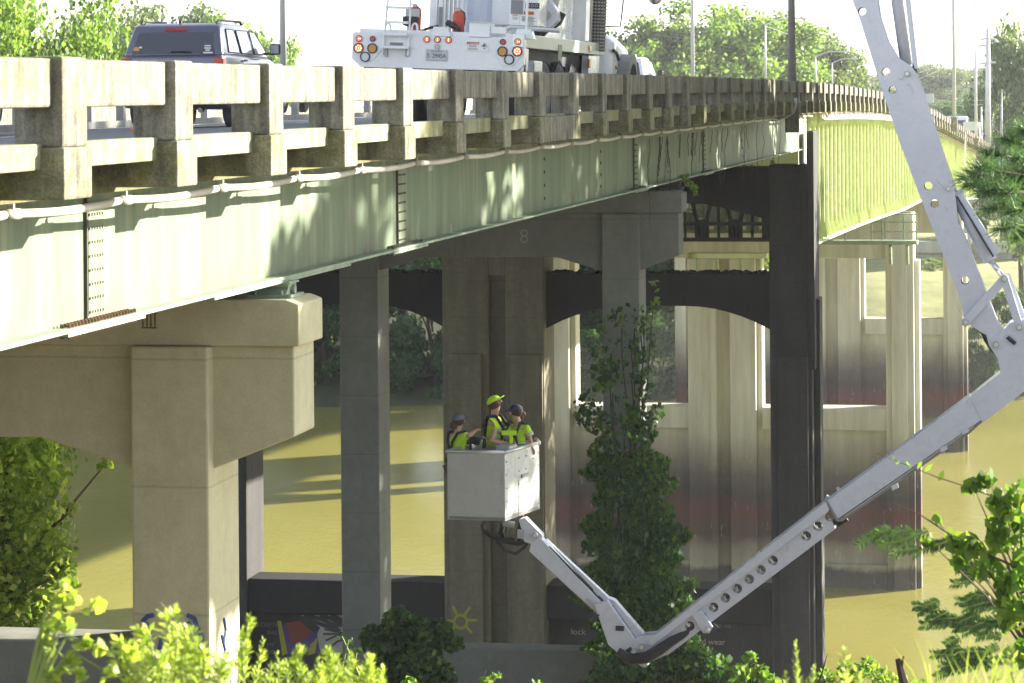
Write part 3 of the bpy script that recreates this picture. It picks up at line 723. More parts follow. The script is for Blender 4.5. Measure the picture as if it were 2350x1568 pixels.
def at(x, y, Y): p = P(x, y, Y); return p
def base_z(X, Y): return farz(X, Y) if Y > 243 else (-1.15-.2125*Y if Y < 121 else -27)
G1 = 'trees across the river behind the bridge'
words = ['rounded', 'tall', 'slim', 'broad', 'leaning', 'full', 'ragged', 'wide', 'narrow', 'bushy', 'loose', 'dense']
def bgtree(x, ytop, wid, Y, args, kind, mat, label, group=None, name='broadleaf_tree', sxy=None):
    if x < 700: ytop -= 28; wid *= 1.25
    elif 1400 < x < 1950: ytop -= 26; wid *= 1.2
    X = P(x, 230, Y).x; zt = P(x, ytop, Y).z; zb = base_z(X, Y); H = zt-zb
    rx = args[0][2]; s = 2.0*wid/2/F*Y/rx
    r = tree(kind, (X, Y, zb), s, rng.uniform(0, 6.28), label, group, sz=H/args[0][1], crownmat=mat, args=args, name=name); return r
# above the deck, left to right in the photograph
bgtree(30, -190, 300, 104, A5, 'a5', 'leaf_bright', 'large sunlit tree with big pale leaves at the top left corner', 'bright', )
bgtree(-110, -140, 260, 112, A5, 'a5', 'leaf_bright', 'sunlit tree cut by the left photo edge behind the railing')
for i, (x, yt, wd, Y, a, k, m, lb) in enumerate([
    (215, 30, 130, 262, A1, 'a1', 'leaf_far', 'grey green tree just right of the corner tree'),
    (290, 62, 110, 268, A2, 'a2', 'leaf_far', 'tree with a low crown left of the blue car roof'),
    (380, 12, 150, 266, A1, 'a1', 'leaf_far', 'round topped tree rising above the blue car roof rack'),
    (470, -2, 140, 262, A2, 'a2', 'leaf_far', 'tallest tree above the middle of the blue car'),
    (560, -12, 140, 256, A6, 'a6', 'leaf_bright', 'bright tree above the front doors of the blue car'),
    (622, 50, 90, 258, A6, 'a6', 'leaf_bright', 'bright tree partly behind the pale lamp post left of the truck'),
    (735, 42, 72, 250, A3, 'a3', 'leaf_bright', 'slim pointed tree between lamp post and white truck'),
    (780, 75, 70, 262, A3, 'a3', 'leaf_bright', 'small pointed tree touching the left of the truck bumper'),
    (690, 95, 60, 256, A3, 'a3', 'leaf_bright', 'lowest small tree just right of the lamp post'),
    (110, 100, 150, 250, A4, 'a4', 'leaf_bright', 'low sunlit tree behind the railing left of the car'),
    (250, 105, 150, 248, A4, 'a4', 'leaf_bright', 'low pale tree beside the rear of the blue car')]):
    bgtree(x, yt, wd, Y, a, k, m, lb)
for i, (x, yt, wd, Y, a, k, m, lb) in enumerate([
    (1440, 80, 130, 292, A6, 'a6', 'leaf_bright', 'low bright tree right of the white truck cab'),
    (1500, 55, 150, 300, A1, 'a1', 'leaf_far', 'darker tree behind the low bright one by the truck cab'),
    (1560, 15, 150, 296, A6, 'a6', 'leaf_bright', 'bright tree crossed by the pale lamp post right of the truck'),
    (1640, -30, 170, 300, A6, 'a6', 'leaf_bright', 'tallest bright tree right of the truck'),
    (1735, -12, 180, 305, A6, 'a6', 'leaf_bright', 'broad bright tree left of the dark lamp post'),
    (1800, 40, 120, 312, A2, 'a2', 'leaf_far', 'greenish tree directly behind the dark lamp post'),
    (1852, 28, 110, 318, A2, 'a2', 'leaf_far', 'rounded tree just right of the dark lamp post'),
    (1893, 85, 90, 312, A2, 'a2', 'leaf_far', 'lower tree at the right end of the bright tree row'),
    (1925, 135, 80, 330, A4, 'a4', 'leaf_far', 'small low tree at the end of the tree row'),
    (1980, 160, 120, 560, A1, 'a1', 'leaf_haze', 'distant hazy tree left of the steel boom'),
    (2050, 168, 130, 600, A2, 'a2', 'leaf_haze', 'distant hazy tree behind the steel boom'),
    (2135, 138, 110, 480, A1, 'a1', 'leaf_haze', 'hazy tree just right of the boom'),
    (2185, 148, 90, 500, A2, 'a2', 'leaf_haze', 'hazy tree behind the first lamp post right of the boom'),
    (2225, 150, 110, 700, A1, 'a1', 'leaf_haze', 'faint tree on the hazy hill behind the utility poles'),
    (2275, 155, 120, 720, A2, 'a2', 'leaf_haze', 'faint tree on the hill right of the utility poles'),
    (2345, 25, 120, 262, A1, 'a1', 'leaf_far', 'dark tall tree at the right photo edge above the pine'),
    (2320, 170, 100, 300, A2, 'a2', 'leaf_far', 'dark tree below the tall one at the right edge'),
    (2400, 60, 120, 258, A1, 'a1', 'leaf_far', 'dark tree cut by the right photo edge')]):
    bgtree(x, yt, wd, Y, a, k, m, lb)
# shoreline across the river, seen between the columns
k = 0
where = ['by the left photo edge', 'left of the tan column', 'behind the tan column', 'behind the tan cap end', 'between tan and grey piers', 'left of the grey column', 'behind the grey left column',
         'left of the wide dark column', 'behind the dark wide column', 'right of the dark wide column', 'left of the vine column', 'behind the vine column', 'right of the vine column', 'behind the pale river column']
for i in range(14):
    X = -62+i*6.1; Y = 249+rng.uniform(-2, 3)
    tree('a4', (X, Y, -27.5), rng.uniform(1.05, 1.3), rng.uniform(0, 6), 'leafy tree overhanging the far water edge, '+where[i], 'shoreline trees across the river', sz=rng.uniform(1.1, 1.5), crownmat='leaf_dark', args=A4)
    tree('a6', (X+3, 260+rng.uniform(-3, 5), -22), 1.0, rng.uniform(0, 6), 'taller tree behind the shoreline row, '+where[i], 'taller trees on the far bank', sz=rng.uniform(.95, 1.2), crownmat='leaf_far', args=A6)
for i, (x, y0, wd, Y, lb) in enumerate([(2240, 700, 80, 247, 'bush on the far shore between boom and last column'), (2290, 650, 110, 250, 'broad green bush on the shore left of the boom link'),
                                 (2345, 640, 120, 249, 'green bush on the shore behind the boom elbow'), (2400, 660, 120, 249, 'shore bush cut by the right photo edge'), (2265, 780, 90, 245.5, 'low bush at the waterline under the boom elbow'),
                                 (2330, 800, 110, 245.5, 'low bush at the waterline behind the boom knuckle'), (2138, 588, 70, 285, 'sunlit bush on the grass behind the platform pier'), (2175, 600, 60, 287, 'sunlit bush right of the platform pier'), (2225, 770, 60, 245, 'small waterside bush right of the last pier column')]):
    X = P(x, 230, Y).x; zt = P(x, y0, Y).z; zb = base_z(X, Y)-.6; s = wd/2/F*Y/6.5
    tree('a4', (X, Y, zb), s, rng.uniform(0, 6), lb, 'bushes on the far shore', sz=(zt-zb)/12, crownmat='leaf_dark' if i < 6 or i == 8 else 'leaf_bright', args=A4, cat='bush', name='bush')
for i, (x, Y) in enumerate([(2250, 318), (2300, 312), (2350, 320), (2400, 316)]):
    X = P(x, 230, Y).x
    tree('a1', (X, Y, -17), 1.1, i, ['dark tree behind the far guardrail by the boom cylinder', 'dark tree behind the far guardrail under the pine', 'dark tree behind the guardrail at the right edge', 'dark tree behind the guardrail beyond the right edge'][i], 'dark trees behind the far guardrail', sz=.85, crownmat='leaf_dark', args=A1)
# tall bank trees to the right of the frame, whose shade falls on the bridge
SH = [(16.6, 45), (18.2, 53.5), (20.1, 63), (22, 72.5), (23.9, 82), (25.7, 90.5), (28.2, 107)]
for i, (X, Y) in enumerate(SH):
    zb = base_z(X, Y); H = (13.5 if i < 6 else 4.5)-zb; low = i > 0
    tree('a5l' if low else 'a5s', (X, Y, zb), .98, i*1.3, 'tall bank tree right of the bridge, %s along the row' % ('first', 'second', 'third', 'fourth', 'fifth', 'sixth', 'lowest and last')[i], 'bank trees shading the bridge', sz=H/26, crownmat='leaf_bright',
         args=((9, 26, 6.6, 9.5 if low else 5.5, 20000 if low else 14000, .42), dict(k=90, lo=.15, hi=.26)))
X, Y = 14.4, 36.0; zb = base_z(X, Y)
tree('bough', (X, Y, zb), 1, 2.0, 'slender bank tree right of the bridge, smallest and nearest of the row', 'bank trees shading the bridge', crownmat='leaf_bright',
     args=((17, 4.5-zb, 2.7, 1.75, 9000, .30), dict(k=26, lo=.3, hi=.5)))
# tree hugging the tan pier at the left
lt = empty('broadleaf_tree', (-6.2, 34, -8.4), label='half sunlit tree with maple like leaves under the tan beam at left', cat='tree')
rs = np.random.RandomState(21); pts = []
for (x, y, r) in [(10, 1040, 90), (60, 1060, 80), (110, 1090, 60), (20, 1150, 90), (100, 1170, 70), (60, 1260, 80), (10, 1290, 90), (120, 1270, 60), (40, 1370, 85), (110, 1350, 70), (150, 1310, 38), (165, 1170, 20), (60, 1440, 70), (120, 1420, 50), (240, 1065, 22), (-40, 1200, 100), (-30, 1350, 90), (10, 1000, 70), (100, 1010, 50)]:
    c = P(x, y, 34); rr = r/F*34; m = int(40*(r/30)**2)
    d = rs.normal(size=(m, 3)); d /= np.linalg.norm(d, axis=1)[:, None]; pts.append(np.array(c)+d*(rs.random(m)**.5*rr)[:, None])
C = np.concatenate(pts)
quads('crown', leaves(C, .10, .085, rs, up=.4), MAT['leaf_tree'], lt)
tb = MB(); tb.tube([(-6.4, 34.2, -9), (-6.2, 34.2, -6.5), (-6.1, 34.1, -4.9), (-6.0, 34, -4)], [.12, .1, .07, .03], 7)
for (x, y) in [(150, 1310), (165, 1170), (60, 1260), (20, 1150), (240, 1068), (120, 1420)]: tb.tube([(-6.15, 34.1, -6+rng.random()*1.2), P(x, y, 34)], [.04, .008], 5)
tb.build('trunk', MAT['bark'], lt)
# ivy on the grey pier's right column
def envelope(y, tab): return np.interp(y, [t[0] for t in tab], [t[1] for t in tab])
rs = np.random.RandomState(8)
EL = [(690, 1400), (740, 1372), (800, 1360), (900, 1340), (960, 1318), (1000, 1345), (1100, 1352), (1200, 1348), (1320, 1322), (1400, 1335), (1500, 1360), (1640, 1330)]
ER = [(640, 1490), (700, 1512), (760, 1500), (900, 1494), (1000, 1500), (1080, 1520), (1150, 1540), (1250, 1555), (1350, 1568), (1430, 1570), (1500, 1620), (1640, 1700)]
ivy = empty('climbing_vine', P(1440, 1580, 57), label='dense green vine climbing the right column of the grey pier', cat='vine')
Y0 = 57.35; pts = []
n = 24000; y = rs.uniform(690, 1640, n); keep = rs.random(n) < np.interp(y, [690, 760, 900, 1000, 1080, 1150], [.03, .09, .15, .35, .9, 1]); y = y[keep]
l = envelope(y, EL); r = envelope(y, ER); u = rs.uniform(-1, 1, len(y))
bare = (y < 1040) & (np.abs(u+.1*np.sin(y*.02)) < .35+.25*np.sin(y*.05)) & (rs.random(len(y)) < .75)
y = y[~bare]; u = u[~bare]; l = envelope(y, EL); r = envelope(y, ER)
lump = 1+.16*np.sin(y*.045+u*3)+.12*np.sin(y*.11+u*5)
x = (l+r)/2+(r-l)/2*u*lump*(.93+.12*rs.random(len(y)))
wd = (r-l)/2/F*57
dep = Y0-np.sqrt(np.maximum(0, 1-u**2))*wd*.55*(y > 1000)-.1*rs.random(len(y))+.55*(np.abs(u)**3)
# hollow strip of bare concrete low on the column
hole = (x > 1395) & (x < 1425) & (y > 1080) & (y < 1330) & (rs.random(len(y)) < .8)
x, y, dep = x[~hole], y[~hole], dep[~hole]
C = np.stack([(x-1175)/F*dep, dep, (230-y-RL*(x-1175))/F*dep], 1)
dd = np.stack([rs.normal(size=len(x))*.5, -.4+rs.normal(size=len(x))*.3, -.8+rs.normal(size=len(x))*.3], 1)
LS = .125*np.exp(rs.normal(size=len(C))*.28)
quads('foliage', leaves(C, LS, LS*.72, rs, up=.15, dirs=dd), MAT['leaf_ivy'], ivy)
tb = MB()
for i in range(14):
    x0 = 1385+rng.random()*90; q = []; xx = x0
    for j in range(14): q.append(P(xx, 1560-j*62, 57.45)); xx += rng.uniform(-11, 11); xx = min(1478, max(1386, xx))
    tb.tube(q[:rng.randint(6, 14)], .012, 4)
tb.build('stems', MAT['vine_dry'], ivy)
def blobplant(name, label, cat, spots, Y, leaf, lw, mat, seed, dens=26, group=None, dirs=None, up=.3, flat=.8):
    rs = np.random.RandomState(seed); e = empty(name, P(spots[0][0], 1600, Y), label=label, cat=cat, group=group); pts = []
    for (x, y, r) in spots:
        c = P(x, y, Y+rs.uniform(-.4, .4)*min(1, Y/30)); rr = r/F*Y; m = int(dens*(r/20)**2)
        d = rs.normal(size=(m, 3)); d /= np.linalg.norm(d, axis=1)[:, None]; d[:, 2] *= flat
        pts.append(np.array(c)+d*(rs.random(m)**.5*rr)[:, None])
    C = np.concatenate(pts); quads('foliage', leaves(C, leaf, leaf*lw, rs, up=up), MAT[mat], e)
    tb = MB()
    for (x, y, r) in spots:
        a = P(x+rs.uniform(-10, 10), 1640, Y+.1); b = P(x, y, Y); tb.tube([a, (a+b)/2+Vector((rs.uniform(-.03, .03)*Y*.2, 0, 0)), b], [.0006*Y, .0005*Y, .0002*Y], 4)
    tb.build('stems', MAT['stem_green'], e); return e
blobplant('shrub', 'dark glossy leaved bush at the foot of the grey pier left column', 'bush', [(870, 1470, 45), (915, 1425, 38), (945, 1450, 50), (1000, 1465, 42), (1040, 1480, 24), (900, 1530, 55), (960, 1530, 60), (1000, 1560, 50), (860, 1560, 50), (930, 1590, 60), (1010, 1440, 24)], 56, .17, .7, 'leaf_ivy', 31, 95)
blobplant('ground_shrub', 'low green undergrowth at the foot of the vine column', 'bush', [(1400, 1560, 45), (1470, 1550, 50), (1540, 1540, 48), (1600, 1535, 42), (1640, 1560, 45), (1700, 1560, 40), (1560, 1500, 40), (1600, 1500, 30), (1740, 1575, 35), (1350, 1590, 40), (1500, 1590, 50)], 56, .15, .7, 'leaf_ivy', 32, 60)
blobplant('ground_shrub', 'lighter sapling growing right of the low undergrowth', 'bush', [(1700, 1540, 26), (1720, 1510, 18), (1745, 1545, 24), (1770, 1570, 28), (1690, 1580, 30)], 54, .16, .6, 'leaf_vine', 33, 40)
blobplant('ground_shrub', 'green shrub beside the water right of the dark column', 'bush', [(1900, 1560, 34), (1950, 1540, 32), (1990, 1530, 30), (2020, 1555, 34), (1870, 1585, 40), (2060, 1570, 28), (1960, 1590, 50), (2110, 1575, 26)], 50, .12, .5, 'leaf_vine', 34, 42)
blobplant('ground_shrub', 'small sprig poking up in front of the grey crash wall', 'bush', [(1115, 1560, 20), (1140, 1550, 12), (1230, 1570, 16), (1300, 1580, 16), (940, 1570, 26)], 30, .08, .6, 'leaf_vine', 35, 22)
blobplant('shrub', 'small blue green sapling in front of the graffiti wall', 'bush', [(800, 1470, 14), (810, 1500, 16), (785, 1460, 10), (805, 1530, 20), (820, 1490, 10)], 34, .07, .6, 'leaf_dark', 36, 20)
# sprig on the grey pier cap
blobplant('cap_sprig', 'bright green sprig sprouting from the end of the grey pier cap', 'plant', [(1575, 418, 16), (1590, 432, 13), (1598, 445, 8), (1568, 408, 10)], 58.6, .15, .5, 'leaf_bright', 37, 34)
o = bpy.data.objects['cap_sprig']; [bpy.data.objects.remove(c) for c in list(o.children) if c.name.startswith('stems')]
tb = MB(); tb.tube([P(1565, 437, 58.6), P(1575, 420, 58.6), P(1596, 440, 58.6)], .012, 5); tb.build('stem', MAT['stem_green'], o)
blobplant('wall_vine', 'thin green vine between vine column and pale pier top', 'vine', [(1500, 650, 12), (1505, 690, 12), (1498, 720, 10), (1510, 670, 8)], 57.3, .13, .6, 'leaf_bright', 38, 26)
o = [q for q in bpy.data.objects if q.name == 'wall_vine'][0]; [bpy.data.objects.remove(c) for c in list(o.children) if c.name.startswith('stems')]
tb = MB(); tb.tube([P(1485, 900, 57.3), P(1492, 780, 57.3), P(1500, 700, 57.3), P(1502, 630, 57.3)], .01, 4); tb.build('stem', MAT['vine_dry'], o)
# dead vines hanging over the girder
dv = empty('dead_vines', B(70, -.6, -.7), label='bare dark vine strands dangling over the girder left of the dark lamp post', cat='vine')
for i in range(34):
    x = rng.choice([rng.uniform(1480, 1800), rng.uniform(1500, 1660)]); yy = envelope(x, [(1400, 330), (1830, 272)]); Yv = (47100/(2333-x))-1.2
    q = [P(x, yy, Yv)]; Ld = rng.choice([60, 90, 130, 60, 200 if rng.random() < .4 else 80])
    for j in range(int(Ld/9)): x += rng.uniform(-2.4, 2.4); yy += 9; q.append(P(x, yy, Yv))
    tb = MB(); tb.tube(q, .007, 3); tb.build('strand', MAT['vine_dry'], dv)
# pine branch at the right
pine = empty('pine_branch', P(2500, 470, 18), label='long needled pine branches reaching in from the right edge', cat='tree')
rs = np.random.RandomState(5); Q = []; tb = MB()
tips = [(2232, 400), (2262, 352), (2300, 318), (2338, 296), (2250, 440), (2285, 395), (2322, 362), (2300, 440), (2340, 420), (2268, 480), (2310, 490), (2345, 470), (2290, 528), (2330, 545), (2222, 425), (2345, 340), (2355, 520), (2245, 385), (2320, 405), (2335, 450), (2278, 425), (2210, 408), (2360, 300), (2350, 380)]
for i, (x, y) in enumerate(tips):
    Yp = 18+rs.uniform(-.5, .5); c = np.array(P(x, y, Yp)); root = np.array(P(2480, 400+(y-400)*.5, 18.2)); d0 = c-root; d0 /= np.linalg.norm(d0)
    mid = Vector((c+root)/2)+Vector((0, 0, -.04)); tb.tube([Vector(root), mid, Vector(c)], [.018, .009, .004], 5)
    for j in range(230):
        base = c-d0*rs.random()*.16; v = rs.normal(size=3)*.75+d0*.75; v /= np.linalg.norm(v); L = rs.uniform(.07, .13)
        s = np.cross(v, rs.normal(size=3)); s /= np.linalg.norm(s); wv = .0022
        Q.append([base-s*wv, base+s*wv, base+v*L+s*wv*.4, base+v*L-s*wv*.4])
quads('needles', np.array(Q), MAT['leaf_pine'], pine); tb.build('branch', MAT['bark'], pine)
# leafy branches at the lower right
br = empty('vine_thicket', P(2420, 1600, 15), label='tangle of broad leaved vines at the lower right edge', cat='vine')
rs = np.random.RandomState(14); tb = MB(); pts = []
for (x, y, r, k) in [(2235, 1120, 28, 18), (2270, 1100, 22, 14), (2300, 1150, 45, 36), (2335, 1190, 40, 40), (2290, 1210, 40, 30), (2340, 1260, 45, 44), (2320, 1330, 45, 44), (2230, 1260, 34, 26), (2190, 1245, 24, 16), (2260, 1300, 34, 26), (2345, 1400, 40, 40), (2200, 1290, 20, 10), (2345, 1140, 35, 30), (2310, 1430, 26, 14), (2340, 1500, 34, 24), (2130, 1240, 14, 5), (2150, 1195, 10, 4), (2290, 1240, 30, 24), (2350, 1330, 40, 34), (2300, 1385, 30, 20)]:
    c = np.array(P(x, y, 15)); rr = r/F*15; d = rs.normal(size=(k, 3)); d /= np.linalg.norm(d, axis=1)[:, None]; pts.append(c+d*(rs.random(k)**.5*rr)[:, None])
    tb.tube([P(2400, 1560, 15.1), P((x+2400)/2, (y+1560)/2-30, 15.1), P(x, y, 15)], [.008, .006, .002], 4)
C = np.concatenate(pts); dd = np.stack([rs.normal(size=len(C))*.5, -.2+rs.normal(size=len(C))*.4, -.8+rs.normal(size=len(C))*.4], 1)
quads('foliage', leaves(C, .075, .062, rs, dirs=dd, up=.1), MAT['leaf_vine'], br)
tb.tube([P(2350, 1310, 15), P(2250, 1265, 15), P(2170, 1220, 15), P(2110, 1180, 15), P(2040, 1150, 15), P(2000, 1140, 15)], [.008, .006, .005, .004, .002, .001], 4)
tb.tube([P(2280, 1140, 15), P(2220, 1118, 15), P(2150, 1095, 15), P(2080, 1067, 15), P(2010, 1040, 15)], [.004, .003, .003, .002, .001], 4)
tb.build('stems', MAT['bark'], br)
C = np.array([P(x, y, 15) for x, y in [(2085, 1066), (2110, 1068), (2130, 1075), (2050, 1052), (2160, 1092), (2060, 1062)]])
[quads('leaf', leaves(C[i_:i_+1], .06, .03, rs), MAT['leaf_vine'], br) for i_ in range(len(C))]
def feather(name, label, stems, Y, L, wlf, mat, seed, group=None, cat='plant'):
    """feathery compound leaves along arching stems"""
    rs = np.random.RandomState(seed); e = empty(name, P(stems[0][0][0], 1620, Y), label=label, cat=cat, group=group); Q = []; tb = MB()
    for st in stems:
        p = [np.array(P(x, y, Y)) for x, y in st]; tb.tube([Vector(q) for q in p], [.004*Y/12]*(len(p)-1)+[.001], 4)
        for a, b in zip(p[:-1], p[1:]):
            dn = (b-a)/np.linalg.norm(b-a); m = max(3, int(np.linalg.norm(b-a)/(L*.16)))
            for i in range(m):
                c = a+(b-a)*(i/m)
                for sg in (-1, 1):
                    s = np.cross(dn, np.array([0, -1, .2]))*sg+dn*.6+rs.normal(size=3)*.15; s /= np.linalg.norm(s)
                    ww = np.cross(s, np.array([0, -1, 0])+rs.normal(size=3)*.3); ww /= np.linalg.norm(ww)
                    Q.append([c, c+s*L*.45+ww*wlf/2, c+s*L, c+s*L*.45-ww*wlf/2])
    quads('foliage', np.array(Q), MAT[mat], e); tb.build('stems', MAT['stem_green'], e); return e
rs = np.random.RandomState(3); st = []
for (x, y) in [(2010, 1225), (2060, 1220), (1985, 1240), (2030, 1250), (2085, 1235), (2120, 1260), (2060, 1265), (2150, 1250)]:
    st.append([(x+rs.randint(25, 50), y-rs.randint(4, 18)), (x, y), (x-rs.randint(10, 30), y+rs.randint(5, 20))])
feather('feathery_branch', 'feathery compound leaved twig hanging before the pale river pier', st, 15, .04, .008, 'leaf_dark', 4)
st = []
for i in range(34):
    x = rs.uniform(2110, 2340); y = rs.uniform(1370, 1540)+(2340-x)*.05; st.append([(x+rs.randint(20, 50), y-rs.randint(-12, 18)), (x, y), (x-rs.randint(10, 34), y+rs.randint(-5, 20))])
for i in range(12):
    x = rs.uniform(2200, 2340); y = rs.uniform(1300, 1380); st.append([(x+rs.randint(20, 40), y-rs.randint(-12, 18)), (x, y), (x-rs.randint(10, 30), y+rs.randint(-5, 20))])
feather('feathery_branch', 'dark feathery branches low in the bottom right corner', st, 16, .04, .011, 'leaf_dark', 6)
# ------------------------------------------------------------------ foreground weeds
def weed(label, base, tip, Y, n, L, W, mat, seed, spread=.6, side=0, sidelen=0, cat='plant', name='weed', group=None, droop=0, start=.35):
    rs = np.random.RandomState(seed); e = empty(name, P(base[0], 2050, Y), label=label, cat=cat, group=group)
    a = np.array(P(base[0], 2060, Y)); m_ = np.array(P(base[0], base[1], Y)); b = np.array(P(tip[0], tip[1], Y)); tb = MB(); Q = []
    tb.tube([Vector(a), Vector(m_), Vector((m_+b)/2+rs.normal(size=3)*.01), Vector(b)], [.006, .005, .004, .0015], 5)
    segs = [(m_+(m_-a)*.0, b, n)]
    for k in range(side):
        t = .15+.8*k/max(1, side); c = m_+(b-m_)*t; ang = rs.uniform(0, 6.28); d = np.array([math.cos(ang), .6*math.sin(ang), rs.uniform(.9, 1.5)]); d /= np.linalg.norm(d)
        q = c+d*sidelen*(1.15-t*.7); tb.tube([Vector(c), Vector(q)], [.003, .001], 4); segs.append((c, q, int(n*.5)))
    for (p0, p1, m) in segs:
        dn = (p1-p0)/np.linalg.norm(p1-p0)
        for i in range(m):
            t = (i+.5)/m; c = p0+(p1-p0)*t; ang = i*2.4+rs.uniform(-.3, .3)
            o_ = np.cross(dn, [0, 1, 0]); o_ /= np.linalg.norm(o_); o2 = np.cross(dn, o_)
            s = (o_*math.cos(ang)+o2*math.sin(ang))*spread+dn*(.7 if t < .85 else 1.3)+rs.normal(size=3)*.12; s[2] -= droop; s /= np.linalg.norm(s)
            ll = L*(1.15-.55*t)*(1+rs.uniform(-.2, .2)); ww = np.cross(s, dn+rs.normal(size=3)*.25); ww /= np.linalg.norm(ww)+1e-9
            mid = c+s*ll*.5-np.array([0, 0, droop*ll*.1])
            Q.append([c, mid+ww*W/2, c+s*ll-np.array([0, 0, droop*ll*.35]), mid-ww*W/2])
    quads('foliage', np.array(Q), MAT[mat], e); tb.build('stem', MAT['stem_green'], e); return e
gold = [((560, 1580), (572, 1412), 26), ((585, 1590), (604, 1470), 16), ((545, 1590), (548, 1455), 14), ((640, 1600), (636, 1502), 18), ((690, 1600), (686, 1488), 24), ((722, 1600), (730, 1512), 18), ((762, 1600), (760, 1490), 24), ((800, 1600), (806, 1500), 20), ((838, 1600), (846, 1512), 22), ((872, 1600), (880, 1532), 16), ((668, 1610), (660, 1520), 16), ((782, 1610), (780, 1525), 16), ((610, 1610), (622, 1530), 16), ((740, 1610), (744, 1535), 14), ((520, 1610), (530, 1520), 14), ((850, 1610), (858, 1550), 12)]
gl = ['tallest, right beside the tan column', 'leaning right near the tall one', 'thin, left of the tall one', 'before the graffiti lettering', 'before the left of the painted mural', 'between two taller spikes under the mural', 'under the middle of the mural', 'under the right of the mural', 'below the dark bush', 'rightmost of the row', 'short, low under the mural', 'short, between mural spikes', 'short, right of the tall one', 'stubby, under the mural centre', 'short, against the tan column foot', 'lowest, near the dark bush']
for i, (b, t, n) in enumerate(gold):
    weed('yellow green goldenrod spike, '+gl[i], b, t, 10+rng.uniform(-.7, .7), n*2, .036, .0085, 'leaf_fore', 50+i, .75, 5 if i in (0, 4, 6, 8) else 2, .06, group='goldenrod spikes along the bottom edge')
for i, (b, t, L) in enumerate([((400, 1590), (382, 1392), .05), ((420, 1600), (432, 1440), .045), ((455, 1600), (470, 1490), .045), ((350, 1600), (342, 1440), .05), ((300, 1600), (290, 1480), .055), ((500, 1600), (512, 1520), .04), ((380, 1620), (372, 1500), .05)]):
    weed('sunlit leafy weed in front of the tan column, '+['tallest', 'right of the tallest', 'low and right', 'left of the tallest', 'leftmost and low', 'at the column corner', 'shortest in the middle'][i], b, t, 9+rng.uniform(-.5, .5), 22, L, .017, 'leaf_fore', 80+i, .9, 6, .09, group='leafy weeds before the tan column', droop=.15)
rs = np.random.RandomState(77)
bw = empty('broadleaf_weed', P(60, 1900, 8.5), label='pale broad leaved weed arching up at the lower left corner', cat='plant'); tb = MB(); pts = []
for (x, y, r, k) in [(170, 1372, 26, 14), (215, 1392, 24, 12), (120, 1432, 26, 14), (105, 1480, 24, 12), (160, 1440, 22, 12), (200, 1472, 24, 12), (230, 1490, 20, 10), (160, 1520, 26, 14), (250, 1545, 24, 12), (120, 1550, 24, 12), (300, 1510, 20, 8), (190, 1550, 20, 10), (135, 1375, 18, 8), (150, 1345, 14, 6)]:
    c = np.array(P(x, y, 8.5)); d = rs.normal(size=(k, 3)); d /= np.linalg.norm(d, axis=1)[:, None]; pts.append(c+d*(rs.random(k)**.5*r/F*8.5)[:, None])
    tb.tube([P(40, 1700, 8.5), P(60+(x-60)*.3, 1560-(1560-y)*.35, 8.5), P((60+x)/2+5, (1500+y)/2-30, 8.5), P(x, y, 8.5)], [.008, .006, .004, .0015], 5)
C = np.concatenate(pts); quads('foliage', leaves(C, .042, .032, rs, up=.5), MAT['leaf_fore'], bw); tb.build('stems', MAT['stem_green'], bw)
for i, (b, t, n, L, W, sp) in enumerate([((1832, 1600), (1826, 1474), 44, .03, .006, .6), ((1862, 1600), (1868, 1528), 26, .028, .006, .7), ((1806, 1600), (1802, 1545), 20, .028, .006, .7), ((1945, 1600), (1938, 1492), 16, .045, .02, .8), ((1980, 1610), (1965, 1535), 12, .04, .014, .8), ((2290, 1600), (2280, 1520), 16, .04, .012, .8), ((2335, 1600), (2322, 1490), 16, .05, .014, .8)]):
    weed('bright weed at the bottom edge, '+['tall spike below the dark column', 'short spike right of the tall one', 'stub left of the tall spike', 'broad leaved one before the water', 'small one beside the broad leaved weed', 'small one in the right corner', 'yellowish one at the right edge'][i], b, t, 9.5, n, L, W, 'leaf_fore', 120+i, sp, group='bright weeds at the lower right')
Q = []
for i in range(34):
    x = rs.uniform(2140, 2360); L = rs.uniform(40, 120); a = rs.uniform(-.5, .5); p0 = np.array(P(x, 1640, 9+rs.uniform(-.5, .5))); p1 = p0+np.array([a*L, 0, L])/F*9; s = np.array([.0022, 0, 0])
    p2 = p1+np.array([a*L*.8, 0, L*.5])/F*9; Q.append([p0-s, p0+s, p1+s*.8, p1-s*.8]); Q.append([p1-s*.8, p1+s*.8, p2+s*.1, p2-s*.1])
tag(quads('grass', np.array(Q), MAT['leaf_fore']), 'pale grass blades at the bottom right corner', 'grass', kind='stuff')
tw = empty('dead_twig', P(2080, 1640, 30), label='bare dark snag standing before the olive water', cat='twig'); tb = MB()
tb.tube([P(2085, 1640, 30), P(2072, 1560, 30), P(2060, 1512, 30)], [.07, .05, .03], 6); tb.tube([P(2066, 1540, 30), P(2074, 1506, 30)], [.03, .01], 5); tb.build('branch', MAT['vine_dry'], tw)
tw = empty('dead_twig', P(1860, 1640, 40), label='thin bare twig at the foot of the dark column', cat='twig'); tb = MB()
tb.tube([P(1868, 1600, 40), P(1888, 1540, 40), P(1899, 1500, 40)], [.02, .012, .004], 5); tb.build('branch', MAT['vine_dry'], tw)
